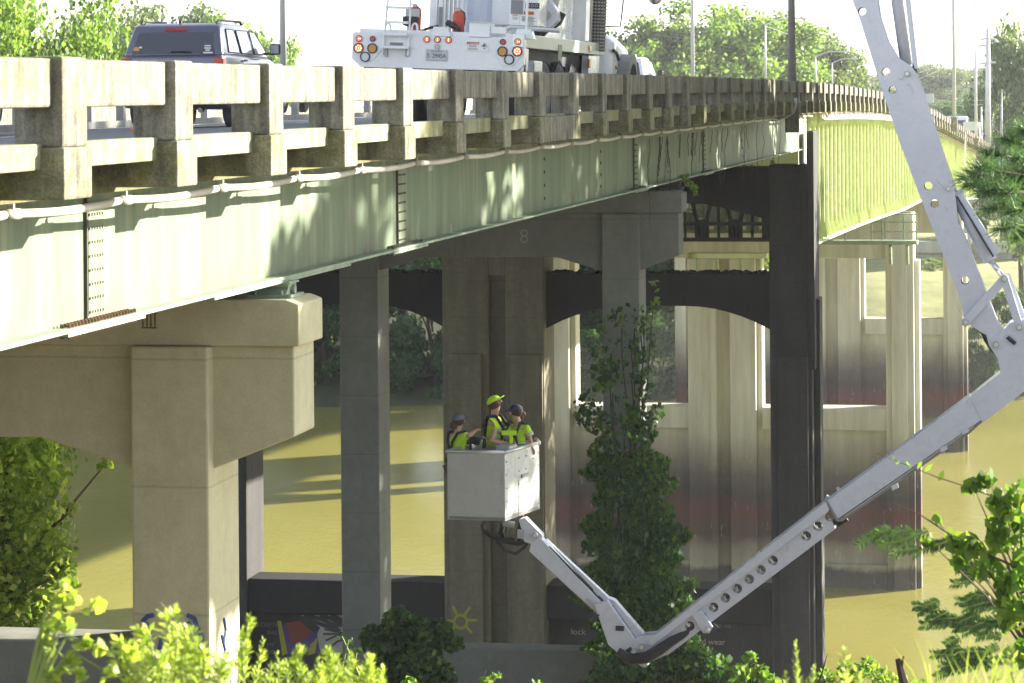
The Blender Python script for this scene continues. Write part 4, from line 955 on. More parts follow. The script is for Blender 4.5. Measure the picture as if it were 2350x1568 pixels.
# ------------------------------------------------------------------ inspection truck
TZ = .0
ta, tn = frame(40)
TA = Vector((ta.x, ta.y, 0)); TN0 = Vector((tn.x, tn.y, 0))
lean = R(2.75)
TN = (TN0*math.cos(lean)-UP*math.sin(lean)); TU = (UP*math.cos(lean)+TN0*math.sin(lean))
TO = Vector((-1.03, 40.05, .69))            # centre of the rear bumper plate
def T(u, d, z): return TO+TN*u+TA*d+TU*z     # u right, d forward, z up from the bumper centre
truck = empty('inspection_truck', (TO.x, TO.y, -.40), label='white bridge inspection truck with its jointed boom reaching under the bridge', cat='truck')
W2 = 1.205; WP = MAT['white_paint']
# pixel -> truck u,z in rear plane (measured in the photograph)
def UZ(x, y):
    return ((x-997.5)/6527*40.05)/(.985)*1.0, (113-y+(x-997.5)*.036)/6527*40.05
def TP(x, y, d=0): u, z = UZ(x, y); return T(u, d, z)
def tbox(x0, y0, x1, y1, d0, d1, name, mat, par=None, bevel=.008):
    a = UZ(x0, y0); b = UZ(x1, y1); u0, u1 = a[0], b[0]; zc0 = (a[1]); zc1 = (b[1])
    m2 = MB(); m2.box(T((u0+u1)/2, (d0+d1)/2, (zc0+zc1)/2), (abs(u1-u0), abs(d1-d0), abs(zc1-zc0)), (TN, TA, TU)); return m2.build(name, mat, par or truck, bevel=bevel)
pts = [(797, 71), (1195, 85), (1195, 143), (1180, 157), (818, 149), (797, 129)]
m2 = MB(); m2.prism([TP(x, y) for x, y in pts], TA*.12); bump_ = m2.build('rear_bumper', WP, truck, bevel=.006)
m2 = MB(); m2.prism([TP(x, y, .15) for x, y in [(815, 140), (1180, 148), (1176, 160), (822, 153)]], TA*.5); m2.build('bumper_underside', MAT['black_purple'], truck)
for sgn, cx in ((-1, 836), (1, 1160)):
    x0 = cx-36; x1 = cx+35; k = (cx-997)*.0352
    m2 = MB(); m2.prism([TP(x, y+k+5.9, -.012) for x, y in [(x0, 67.5), (x1, 68), (x1, 104), (cx+10, 134), (cx-13, 134), (x0, 105)]], TA*.0115); pn = m2.build('lamp_panel', WP, truck, bevel=.003)
    def lamp(x, y, r, mat, name, dots=0):
        c = TP(x, y, -.014); m2 = MB(); m2.ring(c, -TA, r*.78, r, .02, 20); m2.build('lamp_rim', MAT['black'], pn)
        m2 = MB(); m2.cyl(c+TA*.001, c-TA*.012, r*.79, 20); m2.build(name, mat, pn)
        for q in range(dots):
            an = 6.283*q/max(1, dots-1); rr = 0 if q == dots-1 else r*.5
            m2 = MB(); cc_ = c+TN*rr*math.cos(an)+TU*rr*math.sin(an); m2.cyl(cc_-TA*.011, cc_-TA*.015, .008, 6); m2.build('bulb', MAT['lamp_dot'], pn)
    yo = 0 if sgn < 0 else 6.8
    ox = 813 if sgn < 0 else 1179; ix = 845 if sgn < 0 else 1145
    lamp(ox, 83+yo, .047, MAT['lamp_red'], 'tail_lamp', 2); lamp(ix, 83.5+yo, .042, MAT['red_lens'], 'reflector')
    lamp(ox, 105+yo, .073, MAT['lamp_red'], 'brake_lamp', 8); lamp(ix, 105.5+yo, .073, MAT['lamp_amber'], 'turn_lamp'); lamp(829 if sgn < 0 else 1161, 125+yo*.85, .073, MAT['lamp_clear'], 'reverse_lamp')
for x in (970, 994.5, 1020):
    c = TP(x, 84.5+(x-970)*.035, -.002); m2 = MB(); m2.ring(c, -TA, .036, .047, .02, 18); m2.build('lamp_rim', MAT['black'], truck)
    m2 = MB(); m2.cyl(c, c-TA*.012, .037, 18); l_ = m2.build('tail_lamp', MAT['lamp_red'], truck)
    for s_ in (-1, 1): m2 = MB(); m2.cyl(c-TA*.011+TU*.012*s_, c-TA*.015+TU*.012*s_, .007, 6); m2.build('bulb', MAT['lamp_dot'], l_)
# licence plate
m2 = MB(); m2.box(TP(994, 121, -.012), (.305, .012, .155), (TN, TA, TU)); plt = m2.build('licence_plate', MAT['plate_grey'], truck, bevel=.003)
textobj('plate_number', 'S  2945A', .062, TP(994, 127, -.0205), TN, TU, MAT['ink'], plt, align='CENTER', sx=.86)
textobj('plate_state', 'State of Alabama', .018, TP(994, 113.3, -.0205), TN, TU, MAT['ink_grey'], plt, align='CENTER')
m2 = MB(); m2.cyl(TP(994.5, 101, 0), TP(994.5, 101, -.03), .04, 14); m2.box(TP(994.5, 106, -.015), (.05, .03, .06), (TN, TA, TU)); m2.build('plate_lamp', MAT['galv'], truck)
# danger sticker
m2 = MB(); m2.box(TP(1088, 101, -.004), (.305, .006, .14), (TN, TA, TU)); st_ = m2.build('danger_sign', MAT['sign_white'], truck)
m2 = MB(); m2.box(TP(1076.5, 93.2, -.009), (.175, .003, .032), (TN, TA, TU)); m2.build('danger_header', MAT['sign_red'], st_)
textobj('danger_word', 'DANGER', .022, TP(1070, 95, -.0115), TN, TU, MAT['sign_white'], st_)
m2 = MB(); c = TP(1067, 93, -.0115); m2.prism([c-TN*.009-TU*.009, c+TN*.009-TU*.009, c+TU*.009], -TA*.001); m2.build('danger_triangle', MAT['sign_white'], st_)
m2 = MB()
for k in range(4): m2.box(TP(1076, 97.8+k*1.2, -.0085), (.12-.02*(k % 2), .002, .003), (TN, TA, TU))
for k in range(5): m2.box(TP(1076, 104.3+k*1.1, -.0085), (.15-.01*(k % 2), .002, .002), (TN, TA, TU))
m2.build('danger_text_lines', MAT['ink_grey'], st_)
m2 = MB(); m2.box(TP(1103, 101, -.009), (.095, .003, .005), (TN, TA, TU)); m2.box(TP(1102, 98, -.009), (.03, .003, .022), (TN, TA, TU)); m2.box(TP(1103, 106, -.009), (.02, .003, .012), (TN, TA, TU))
m2.tube([TP(1098, 99, -.011), TP(1103, 94, -.011), TP(1108, 98, -.011)], .003, 4); m2.tube([TP(1103, 100, -.011), TP(1103, 105, -.011)], .002, 4); m2.build('danger_pictogram', MAT['ink'], st_)
# step panel and ladder
tbox(872, 91.5, 930, 100, -.006, .0, 'step_plate', WP)
m2 = MB(); m2.box(TP(900, 95.5, -.006), (.19, .006, .04), (TN, TA, TU)); m2.build('warning_strip', MAT['ink_grey'], truck)
lad = None
m2 = MB()
m2.tube([TP(870, 120, -.05), TP(876, 30, -.06), TP(881, -40, -.06)], .014, 8); m2.tube([TP(929, 122, -.05), TP(931, 30, -.06), TP(929, -40, -.06)], .014, 8)
lad = m2.build('ladder', WP, truck)
for y, w_, xx in ((103, .39, 899), (73, .35, 900), (46, .33, 902), (12, .33, 903)):
    m2 = MB(); m2.box(TP(xx, y+(.0), -.09), (w_, .13, .034), (TN, TA, TU))
    for k in range(14): m2.box(TP(xx-24+k*3.6, y+3.2, -.15), (.008, .012, .012), (TN, TA, TU))
    m2.build('rung', WP, lad)
for x in (877, 925): m2 = MB(); m2.box(TP(x, 115, -.02), (.04, .04, .12), (TN, TA, TU)); m2.build('ladder_bracket', MAT['galv'], lad)
for x in (863, 925.5):
    m2 = MB(); pz = [TP(x+9*math.cos(q)*1.0+ (4 if x < 900 else 6), 62-13*math.sin(q)+(8 if q in (0, math.pi) else 0), .25) for q in np.linspace(0, math.pi, 9)]
    pz = [TP(x+(0 if x < 900 else 0)-0, 71, .25)]+[TP(x+6.5-6.5*math.cos(q), 60-13*math.sin(q), .25) for q in np.linspace(0, math.pi, 9)]+[TP(x+13, 71, .25)]
    m2.tube(pz, .016, 6); m2.build('grab_hoop', WP, truck)
# bed, body panels behind the bumper
m2 = MB(); m2.box(T(0, 4.2, .23), (2.36, 8.1, .12), (TN, TA, TU)); m2.build('bed', WP, truck)
m2 = MB(); m2.box(T(0, 4.6, -.35), (.9, 8.6, .5), (TN, TA, TU)); m2.box(T(0, 3.9, -.02), (2.1, 7.6, .2), (TN, TA, TU)); m2.box(T(.2, 3.9, -.3), (.06, 7.4, .6), (TN, TA, TU)); m2.build('chassis_shade_backing', MAT['black_purple'], truck)  # frame plus an added dark sheet standing in for shade under the bed
tbox(881, -90, 1195, 71, 5.6, 6.0, 'cab_rear', WP)
m2 = MB(); m2.prism([TP(930, -60, 1.3), TP(1010, -60, 1.3), TP(1010, 30, 1.3), TP(976, 62, 1.3), TP(930, 70, 1.3)], TA*.06); m2.build('corrugated_panel', WP, truck)
for k in range(6): m2 = MB(); m2.box(TP(948+k*10, 15, 1.27), (.018, .04, .9), (TN, TA, TU)); m2.build('corrugation', MAT['alu'], truck)
tbox(1046, -90, 1112, 45, 1.7, 2.6, 'equipment_box', WP)
tbox(1062, 45, 1110, 80, .12, .5, 'tool_box', WP); tbox(1060, 43.5, 1111, 47, .10, .52, 'tool_box_lid', WP)
tbox(1110, 55, 1147, 82, .15, .5, 'tool_box', WP)
m2 = MB(); m2.prism([TP(982, 55, .05), TP(1016, 57, .05), TP(1022, 78, .05), TP(976, 77, .05)], TA*.2); m2.build('mast_base', WP, truck, bevel=.01)
m2 = MB(); m2.prism([TP(1174, 60, .05), TP(1206, 61, .05), TP(1213, 84, .05), TP(1168, 83, .05)], TA*.2); m2.build('mast_base', WP, truck, bevel=.01)
m2 = MB(); m2.cyl(TP(996, 56, .1), TP(996, 10, .1), .028, 10); m2.build('mast_lower', MAT['ink_grey'], truck); m2 = MB(); m2.cyl(TP(996, 10, .1), TP(996, -40, .1), .03, 10); m2.build('mast_upper', WP, truck)
m2 = MB(); m2.cyl(TP(1194, 68, .1), TP(1194, -40, .1), .018, 8); m2.build('rail_post', WP, truck)
m2 = MB(); m2.tube([TP(1147, 62, .2), TP(1154, 56, .2), TP(1268, 64, .2)], .032, 8); m2.build('side_rail', MAT['alu'], truck)
# fire extinguishers, cones and straps on the bed
for (x, y0, y1, r, d) in ((1025, 20, 77, .088, .5), (918, 10, 72, .10, .6)):
    m2 = MB(); m2.tube([TP(x, y1, d), TP(x, y0+6, d), TP(x, y0, d), TP(x, y0-3, d)], [r, r, r*.8, .03], 14); ex = m2.build('fire_extinguisher', MAT['ext_red'], truck, smooth=False)
    m2 = MB(); m2.box(TP(x, y0-6, d), (.06, .04, .05), (TN, TA, TU)); m2.box(TP(x-4, y0-9, d), (.10, .02, .015), (TN, TA, TU)); m2.build('valve', MAT['galv'], ex)
    m2 = MB(); m2.tube([TP(x+2, y0-6, d), TP(x+13, y0+2, d), TP(x+15, y0+16, d), TP(x+12, y0+34, d)], .014, 6); m2.build('hose', MAT['black'], ex)
m2 = MB(); m2.box(TP(918, 22, .48), (.2, .06, .12), (TN, TA, TU)); m2.build('extinguisher_strap', MAT['galv'], truck)
m2 = MB(); m2.box(TP(914, 38, .47), (.22, .05, .1), (TN, TA, TU)); m2.tube([TP(898, 46, .45), TP(915, 52, .45), TP(930, 44, .45)], .03, 6); m2.build('hose_bundle', MAT['black'], truck)
m2 = MB(); m2.tube([TP(940, 64, .4), TP(965, 56, .4), TP(985, 52, .4)], .022, 6); m2.tube([TP(945, 76, .4), TP(960, 72, .4), TP(978, 76, .4)], .03, 6); m2.tube([TP(1003, 45, .4), TP(1018, 52, .35), TP(1030, 60, .35), TP(1026, 76, .35)], .045, 7); m2.build('cable_bundle', MAT['black'], truck)
m2 = MB(); m2.tube([TP(938, 66, .39), TP(950, 61, .39)], .024, 6); m2.build('cable_sleeve', MAT['lamp_amber'], truck)
# control cabinet with notices
tbox(1141, -60, 1207, 52, .55, 1.3, 'control_cabinet', WP)
cabn = bpy.data.objects['control_cabinet']
m2 = MB(); m2.box(TP(1158, 8, .54), (.17, .012, .20), (TN, TA, TU)); m2.build('screen_panel', MAT['ink_grey'], cabn)
m2 = MB(); m2.box(TP(1194, 5, .54), (.2, .012, .08), (TN, TA, TU)); m2.build('gauge_panel', MAT['black_purple'], cabn)
for k in range(3): m2 = MB(); m2.ring(TP(1185+k*9, 5, .533), -TA, .016, .022, .004, 12); m2.build('gauge', MAT['galv'], cabn)
m2 = MB(); m2.box(TP(1186, 22, .54), (.14, .01, .052), (TN, TA, TU)); wg = m2.build('warning_sign', MAT['sign_orange'], cabn)
textobj('warning_word', 'WARNING', .028, TP(1186, 24.3, .531), TN, TU, MAT['ink'], wg, align='CENTER', sx=.8)
m2 = MB()
for k in range(4): m2.box(TP(1183+(k % 2)*3, 31+k*3.1, .544), (.17+.02*(k % 2), .006, .011), (TN, TA, TU))
for k in range(4): m2.box(TP(1188, 43.5+k*1.6, .544), (.12, .006, .003), (TN, TA, TU))
m2.build('notice_lines', MAT['ink_grey'], cabn)
m2 = MB(); m2.box(TP(1155, 34, .54), (.12, .008, .14), (TN, TA, TU)); nb = m2.build('notice', MAT['sign_white'], cabn)
m2 = MB(); m2.box(TP(1155, 26.5, .532), (.08, .003, .016), (TN, TA, TU)); m2.build('notice_header', MAT['sign_orange'], nb)
m2 = MB()
for k in range(4): m2.box(TP(1155, 31+k*2, .532), (.08, .003, .003), (TN, TA, TU))
m2.build('notice_lines', MAT['ink_grey'], nb)
# tall box behind the cab, side of body
def TB(u0, u1, d0, d1, z0, z1, name, mat, par=None, bevel=.01):
    m2 = MB(); m2.box(T((u0+u1)/2, (d0+d1)/2, (z0+z1)/2), (abs(u1-u0), abs(d1-d0), abs(z1-z0)), (TN, TA, TU)); return m2.build(name, mat, par or truck, bevel=bevel)
TB(.25, 1.03, 3.0, 7.0, .14, 2.3, 'van_body', WP)
rv = MB()
for d in (3.6, 4.6, 5.5, 6.5):
    for z in np.arange(.3, 1.6, .12): rv.ball(T(1.033, d, z), .008, 6, 4)
rv.build('rivet_rows', MAT['galv'], truck)
TB(1.06, 1.22, -.02, 7.9, .10, .295, 'side_beam', MAT['alu'])
TB(1.1, 1.19, .05, .58, -.60, .098, 'locker', WP); TB(1.1, 1.2, 1.0, 1.75, -.60, -.07, 'access_panel', WP)
TB(1.08, 1.2, 6.3, 7.5, -.60, .08, 'locker', WP); TB(1.191, 1.2, .25, .33, -.25, -.02, 'locker_handle', MAT['ink'])
TB(1.2, 1.212, .98, 1.0, -.3, -.1, 'locker_trim', MAT['galv']); TB(1.222, 1.226, 3.0, 3.35, -.04, .2, 'tag', MAT['flange_green'])
m2 = MB(); m2.box(T(1.215, .05, .12), (.02, .1, .12), (TN, TA, TU)); m2.build('side_marker', MAT['red_lens'], truck)
TB(1.222, 1.235, 6.1, 6.3, .14, .24, 'side_marker', MAT['lamp_amber']); TB(1.2, 1.235, 6.15, 6.3, -.12, .02, 'side_marker', MAT['lamp_amber'])
def wheel(u, d, r=.50, w_=.52, par=None, name='wheel', z=-.62):
    m2 = MB(); c = T(u, d, z)
    m2.tube([c-TN*w_/2, c-TN*(w_/2-.04), c+TN*(w_/2-.06), c+TN*w_/2], [r*.84, r, r, r*.82], 28); wh = m2.build(name, MAT['tyre'], par or truck)
    m2 = MB()
    for k in range(4): m2.ring(c+TN*(w_*.5-.07-k*.07), TN, r-.002, r+.006, .03, 28)
    m2.build('tread', MAT['black'], wh)
    m2 = MB(); m2.cyl(c+TN*(w_/2-.02), c+TN*(w_/2+.004), r*.52, 18); m2.ring(c+TN*w_/2, TN, r*.25, r*.5, .01, 18); m2.build('rim', MAT['alu'], wh); return wh
for d in (2.35, 3.7, 5.05):
    wheel(.93, d, r=.56, w_=.5); wheel(-.88, d)
wheel(1.12, 9.9, .5, .3, z=-.62); wheel(-1.0, 9.7, .5, .3, z=-.62)
# exhaust stack with perforated guard
m2 = MB(); m2.cyl(T(1.16, 7.35, .16), T(1.16, 7.35, 2.6), .14, 18)
ho = m2; ho.cm = 1
for k in range(26):
    for q in range(9):
        an = -2.4+q*.36; c = T(1.16, 7.35, .2+k*.055)+TN*.142*math.cos(an)+TA*.142*math.sin(an); ho.box(c, (.03, .03, .022), (TN, TA, TU))
ho.build('exhaust_guard', [MAT['steel_mesh'], MAT['galv']], truck)
m2 = MB(); m2.cyl(T(1.06, 7.1, .1), T(1.06, 7.1, 2.6), .05, 12); m2.build('intake_pipe', MAT['alu'], truck, smooth=True)
m2 = MB(); m2.cyl(T(.95, 7.35, -.5), T(.95, 7.9, -.5), .26, 20); m2.build('fuel_tank', MAT['alu'], truck, smooth=False)
m2 = MB(); m2.ball(T(.98, 7.7, -.12), .26, 16, 10, (.6, 1, 1)); m2.build('air_tank', MAT['galv'], truck, smooth=True)
# cab and bonnet
TB(-1.15, 1.02, 7.6, 9.2, -.45, 1.9, 'cab', WP)
m2 = MB(); m2.prism([T(1.26, 8.6, -.7), T(1.26, 8.6, .42), T(1.26, 9.3, .46), T(1.26, 10.6, .3), T(1.26, 11.1, -.1), T(1.26, 11.1, -.7)], -TN*2.45); m2.build('bonnet', WP, truck, bevel=.16, smooth=True, segs=5)
m2 = MB(); pa = [T(1.27, 9.75+.74*math.cos(q), -.62+.78*math.sin(q)) for q in np.linspace(0, math.pi, 14)]+[T(1.27, 9.75+.6*math.cos(q), -.62+.62*math.sin(q)) for q in np.linspace(math.pi, 0, 14)]
m2.prism(pa, TN*.2); m2.build('wheel_arch', MAT['pole_grey'], truck)
m2 = MB(); m2.ball(T(1.275, 9.0, -.08), .06, 12, 8, (.4, 1.6, .6)); m2.build('side_lamp', MAT['lamp_amber'], truck, smooth=True)
m2 = MB(); m2.tube([T(1.27, 8.6, .2), T(1.275, 8.9, .17), T(1.28, 9.2, .05)], .03, 6); m2.build('bonnet_latch', MAT['black_purple'], truck)
m2 = MB(); m2.tube([T(1.05, 8.7, .6), T(1.35, 8.75, .62), T(1.38, 8.75, 1.0), T(1.38, 8.75, 1.6)], .016, 6); m2.build('mirror_arm', MAT['ink'], truck)
m2 = MB(); m2.ball(T(1.82, 9.6, 1.16), .13, 16, 10, (1, .5, 1)); m2.build('round_mirror', MAT['chrome'], truck, smooth=True)
# ------------------------------------------------------------------ boom
def BD(x): k = (x-1175)/F; return 41.2/(1+.1774*k)
def BPt(x, y, d=0): return P(x, y, BD(x))+TA*d
boomM = MAT['boom_paint']
def bplate(pts, d0, d1, name, mat=boomM, par=None, bevel=.006, holes=None):
    m2 = MB(); m2.prism([BPt(x, y, d0) for x, y in pts], TA*(d1-d0)); o = m2.build(name, mat, par or truck, bevel=bevel)
    if holes and d0 < -.15:
        for (x, y, r) in holes:
            rg_ = MB(); rg_.ring(BPt(x, y, d0+.004), TA, r/F*41*.99, r/F*41*1.05, (.36 if d0 < -.19 else .29), 20); rg_.build('hole_liner', MAT['pole_grey'], o)
    if holes:
        h = MB()
        for (x, y, r) in holes: c = BPt(x, y); h.cyl(c+TA*(d0-.4), c+TA*(d1+.4), r/F*41, 20)
        c_ = bpy.data.objects.new('cut', h.mesh('cut')); COL.objects.link(c_)
        b = o.modifiers.new('holes', 'BOOLEAN'); b.object = c_; b.operation = 'DIFFERENCE'; b.solver = 'EXACT'
        dg = bpy.context.evaluated_depsgraph_get()
        b_ = [m for m in o.modifiers if m.type == 'BEVEL']; [o.modifiers.remove(m) for m in b_]
        c_.parent = None; dg.update(); me = bpy.data.meshes.new_from_object(o.evaluated_get(dg)); o.modifiers.clear(); o.data = me
        bpy.data.objects.remove(c_)
    return o
def pin(x, y, r, d, par=None, L=.05):
    c = BPt(x, y, d); m2 = MB(); m2.cyl(c, c-TA*L, r/F*41, 18); q = m2.build('pin', MAT['galv'], par or truck)
    m2 = MB(); m2.cyl(c-TA*L, c-TA*(L+.02), r*.62/F*41, 14); m2.build('pin_cap', MAT['alu'], q); return q
# truck-side shoulder of the boom
m2 = MB(); m2.prism([P(x, y, 41.3) for x, y in [(1212, -90), (1256, -90), (1260, -5), (1279, 26), (1281, 46), (1264, 64), (1240, 62), (1226, 30), (1214, 0)]], TA*.25); shd = m2.build('boom_shoulder', boomM, truck, bevel=.01)
m2 = MB(); m2.cyl(P(1254, 35, 41.3), P(1254, 35, 41.22), .07, 18); m2.build('pin', MAT['galv'], shd)
m2 = MB(); m2.cyl(P(1262, 20, 41.7), P(1288, -90, 41.7), .11, 16); m2.build('slewing_cylinder', boomM, truck, smooth=True)
m2 = MB(); m2.tube([P(1266, 62, 41.6), P(1282, 52, 41.6), P(1292, 30, 41.6)], .05, 8); m2.tube([P(1222, 68, 41.9), P(1240, 82, 41.9), P(1252, 68, 41.9)], .06, 8); m2.build('hydraulic_hoses', MAT['black'], truck)
m2 = MB(); m2.cyl(T(.2, 2.0, .3), T(.2, 2.0, 1.5), .38, 24); m2.build('turntable', boomM, truck)
# top link, above the frame
bplate([(1215, -90), (1290, -150), (1930, -420), (1985, -390), (1990, -330), (1940, -330), (1300, -70), (1215, -50)], -.22, .22, 'top_boom')
# upper boom (two side plates in one hollow arm)
UBH = [(1980, 27, 9), (2034, 166, 9.5), (2050, 207, 9.5), (2131, 426, 9.5), (2146, 467, 9.5), (2215, 642, 9.5)]
ub = [(1900, -140), (1948, -330), (1990, -330), (2010, -40), (2022, 40), (2040, 95), (2062, 132), (2092, 152), (2107, 172), (2118, 204), (2190, 425), (2196, 475), (2200, 510), (2290, 735), (2302, 756), (2288, 775), (2258, 764), (2214, 735), (2206, 690), (2168, 590), (2120, 470), (2067, 330), (2020, 190), (1973, 40)]
UB = bplate(ub, -.20, -.17, 'upper_boom', holes=UBH)
UB2 = bplate(ub, .17, .20, 'upper_boom_far_plate', holes=UBH)
def along(p0, p1, w_, d0, d1, name, mat=boomM, par=None, bevel=.006):
    a = Vector((p0[0], p0[1])); b = Vector((p1[0], p1[1])); t = (b-a).normalized(); nn = Vector((-t.y, t.x))*w_/2
    return bplate([tuple(a+nn), tuple(b+nn), tuple(b-nn), tuple(a-nn)], d0, d1, name, mat, par, bevel)
# closing flanges of the arm
for (p0, p1) in (((1976, 45), (2022, 190)), ((2022, 190), (2070, 332)), ((2070, 332), (2170, 588)), ((2170, 588), (2209, 690)), ((2112, 200), (2193, 470)), ((2203, 515), (2288, 735))):
    along(p0, p1, 3.2, -.169, .169, 'arm_flange', boomM, UB, 0)
for x, y, s in ((2083, 170, 8), (2177, 432, 7), (2286, 787, 9), (2217, 736, 8.5), (2339, 747, 8.5), (2305, 637, 8.5)): pin(x, y, s*.85, -.2 if y < 600 else -.27, UB)
wl = MB()
for seg in ([(2062, 178), (2068, 184), (2080, 172)], [(2080, 196), (2086, 192), (2094, 204), (2096, 214)], [(2150, 410), (2166, 428), (2175, 436)], [(2170, 470), (2178, 484)], [(2196, 700), (2216, 728), (2232, 722)]):
    wl.tube([BPt(x, y, -.202) for x, y in seg], .008, 5)
wl.build('weld_bead', boomM, UB)
# slender cylinder beside the arm
m2 = MB(); m2.tube([BPt(2055, -300), BPt(2050, -60), BPt(2080, 150)], .085, 16); m2.build('upper_cylinder', boomM, truck, smooth=True)
along((2080, -40), (2102, 158), 12, -.16, -.10, 'hose_guard'); m2 = MB(); m2.tube([BPt(2081, -60, -.12), BPt(2096, 100, -.12), BPt(2098, 165, -.15), BPt(2106, 190, -.15)], .02, 6); m2.build('hose', MAT['black_purple'], truck)
m2 = MB(); m2.tube([BPt(2096, 155, -.1), BPt(2100, 178, -.1), BPt(2110, 205, -.1)], .045, 8); m2.build('hose', MAT['ink'], truck)
m2 = MB(); m2.tube([BPt(2112, 210, -.02), BPt(2150, 320, -.02), BPt(2190, 430, -.02), BPt(2196, 455, -.02)], .03, 6); m2.build('hose', MAT['galv'], truck)
# lower cylinder at right
m2 = MB(); m2.cyl(BPt(2193, 440), BPt(2272, 598), .10, 18); m2.build('tilt_cylinder', boomM, truck, smooth=True)
m2 = MB(); m2.cyl(BPt(2272, 598), BPt(2303, 635), .04, 12); m2.build('cylinder_rod', MAT['chrome'], truck, smooth=True)
along((2203, 445), (2288, 582), 14, -.15, -.08, 'cylinder_guard'); m2 = MB(); m2.tube([BPt(2196, 450, -.16), BPt(2280, 588, -.16)], .014, 5); m2.build('hose', MAT['black_purple'], truck)
# links
def linkbar(p0, p1, r, d, name='link_bar'):
    a = Vector(p0); b = Vector(p1); t = (b-a).normalized(); nn = Vector((-t.y, t.x)); pts = []
    for q in np.linspace(-math.pi/2, math.pi/2, 8): v = b+(t*math.cos(q)+nn*math.sin(q))*r; pts.append(tuple(v))
    pts += [tuple((a+b)/2+nn*r*.5+t*2)] if False else []
    for q in np.linspace(math.pi/2, 3*math.pi/2, 8): v = a+(t*math.cos(q)+nn*math.sin(q))*r; pts.append(tuple(v))
    return bplate(pts, d-.03, d+.03, name)
linkbar((2217, 736), (2305, 637), 10, -.24); linkbar((2305, 637), (2339, 747), 9, -.235); linkbar((2312, 637), (2352, 747), 8, .2)
# elbow
elb = bplate([(2262, 760), (2288, 768), (2308, 750), (2318, 738), (2350, 730), (2420, 735), (2430, 800), (2400, 835), (2350, 895), (2255, 968), (2226, 908), (2296, 852), (2290, 820), (2270, 790)], -.24, .24, 'elbow')
m2 = MB(); m2.tube([BPt(2312, 770, -.26), BPt(2322, 778, -.27), BPt(2330, 785, -.26)], .03, 6); m2.build('hose_port', MAT['black_purple'], elb)
m2 = MB(); m2.tube([BPt(2252, 745, 0), BPt(2262, 780, 0), BPt(2280, 805, 0), BPt(2290, 812, 0)], .035, 6); m2.tube([BPt(2246, 742, .05), BPt(2255, 770, .05), BPt(2272, 792, .05)], .02, 6); m2.build('hose', MAT['black'], truck)
# big outer box section of the lower boom
ob = bplate([(2227, 905), (2253, 960), (1925, 1186), (1899, 1146)], -.23, .23, 'outer_boom', bevel=.012)
bplate([(2253, 961), (2264, 956), (2228, 990), (1932, 1194), (1925, 1187)], -.21, .21, 'outer_boom_keel', MAT['pole_grey'], ob)
for x, y in ((2166, 1025), (2055, 1112), (2215, 985)): bplate([(x-8, y-2), (x+7, y-8), (x+9, y+2), (x-6, y+9)], -.25, -.22, 'keel_lug', boomM, ob)
m2 = MB(); m2.tube([BPt(2235, 975, -.225), BPt(1940, 1180, -.225)], .012, 5); m2.build('slide_rail', MAT['galv'], ob)
bplate([(1895, 1140), (1903, 1146), (1929, 1192), (1921, 1190)], -.25, .25, 'collar', MAT['ink_grey'], ob)
m2 = MB(); m2.tube([BPt(1912, 1194, -.1), BPt(1925, 1202, -.1), BPt(1945, 1188, -.1)], .04, 7); m2.build('hose', MAT['black'], truck)
for x, y in ((1922, 1124), (2092, 1008)): bplate([(x-3, y-4), (x+3, y-8), (x+6, y+3), (x, y+5)], -.03, .03, 'top_lug', boomM, ob)
# inner box section with round lightening holes
def lerp(a, b, t): return (a[0]+(b[0]-a[0])*t, a[1]+(b[1]-a[1])*t)
HL = [(1901, 1176), (1872, 1198), (1842, 1221), (1775, 1270), (1743, 1296), (1712, 1320), (1684, 1344), (1657, 1368), (1632, 1390), (1590, 1425), (1572, 1440)]
HL = [(1920, 1180), (1893, 1202), (1866, 1224)]+[lerp((1790, 1280), (1600, 1430), t) for t in np.linspace(0, 1, 8)]
inn = bplate([(1898, 1165), (1918, 1208), (1540, 1494), (1490, 1517), (1482, 1480), (1510, 1462)], -.17, -.14, 'inner_boom', holes=[(x-14, y+2, 11) for x, y in HL])
bplate([(1903, 1185), (1918, 1208), (1540, 1494), (1500, 1512), (1492, 1492), (1520, 1480)], .13, .16, 'inner_boom_far_plate', MAT['boom_paint'], inn, holes=[(x-10, y+6, 10) for x, y in HL])
along((1917, 1209), (1532, 1499), 4, -.139, .129, 'bottom_flange', boomM, inn)
bplate([(1898, 1145), (1906, 1166), (1500, 1476), (1492, 1463)], -.25, .17, 'top_chord', boomM, inn)
for x, y in ((1776, 1241), (1600, 1392)): bplate([(x-10, y+6), (x+4, y-6), (x+8, y+2), (x-4, y+12)], -.12, .1, 'hinge_lug', boomM, inn, holes=None)
pin(1776, 1242, 4, -.12, inn)
wl = MB(); wl.tube([BPt(x, y, -.172) for x, y in [(1790, 1256), (1810, 1262), (1812, 1244), (1806, 1240)]], .007, 5); wl.build('weld_bead', boomM, inn)
bplate([(1592, 1404), (1612, 1392), (1640, 1432), (1632, 1446), (1618, 1446)], -.26, -.18, 'lower_lug', boomM, inn); pin(1627, 1438, 6, -.26, inn)
m2 = MB(); m2.tube([BPt(1640, 1425, -.2), BPt(1650, 1434, -.2), BPt(1640, 1444, -.2)], .018, 6); m2.build('hose', MAT['ink'], truck)
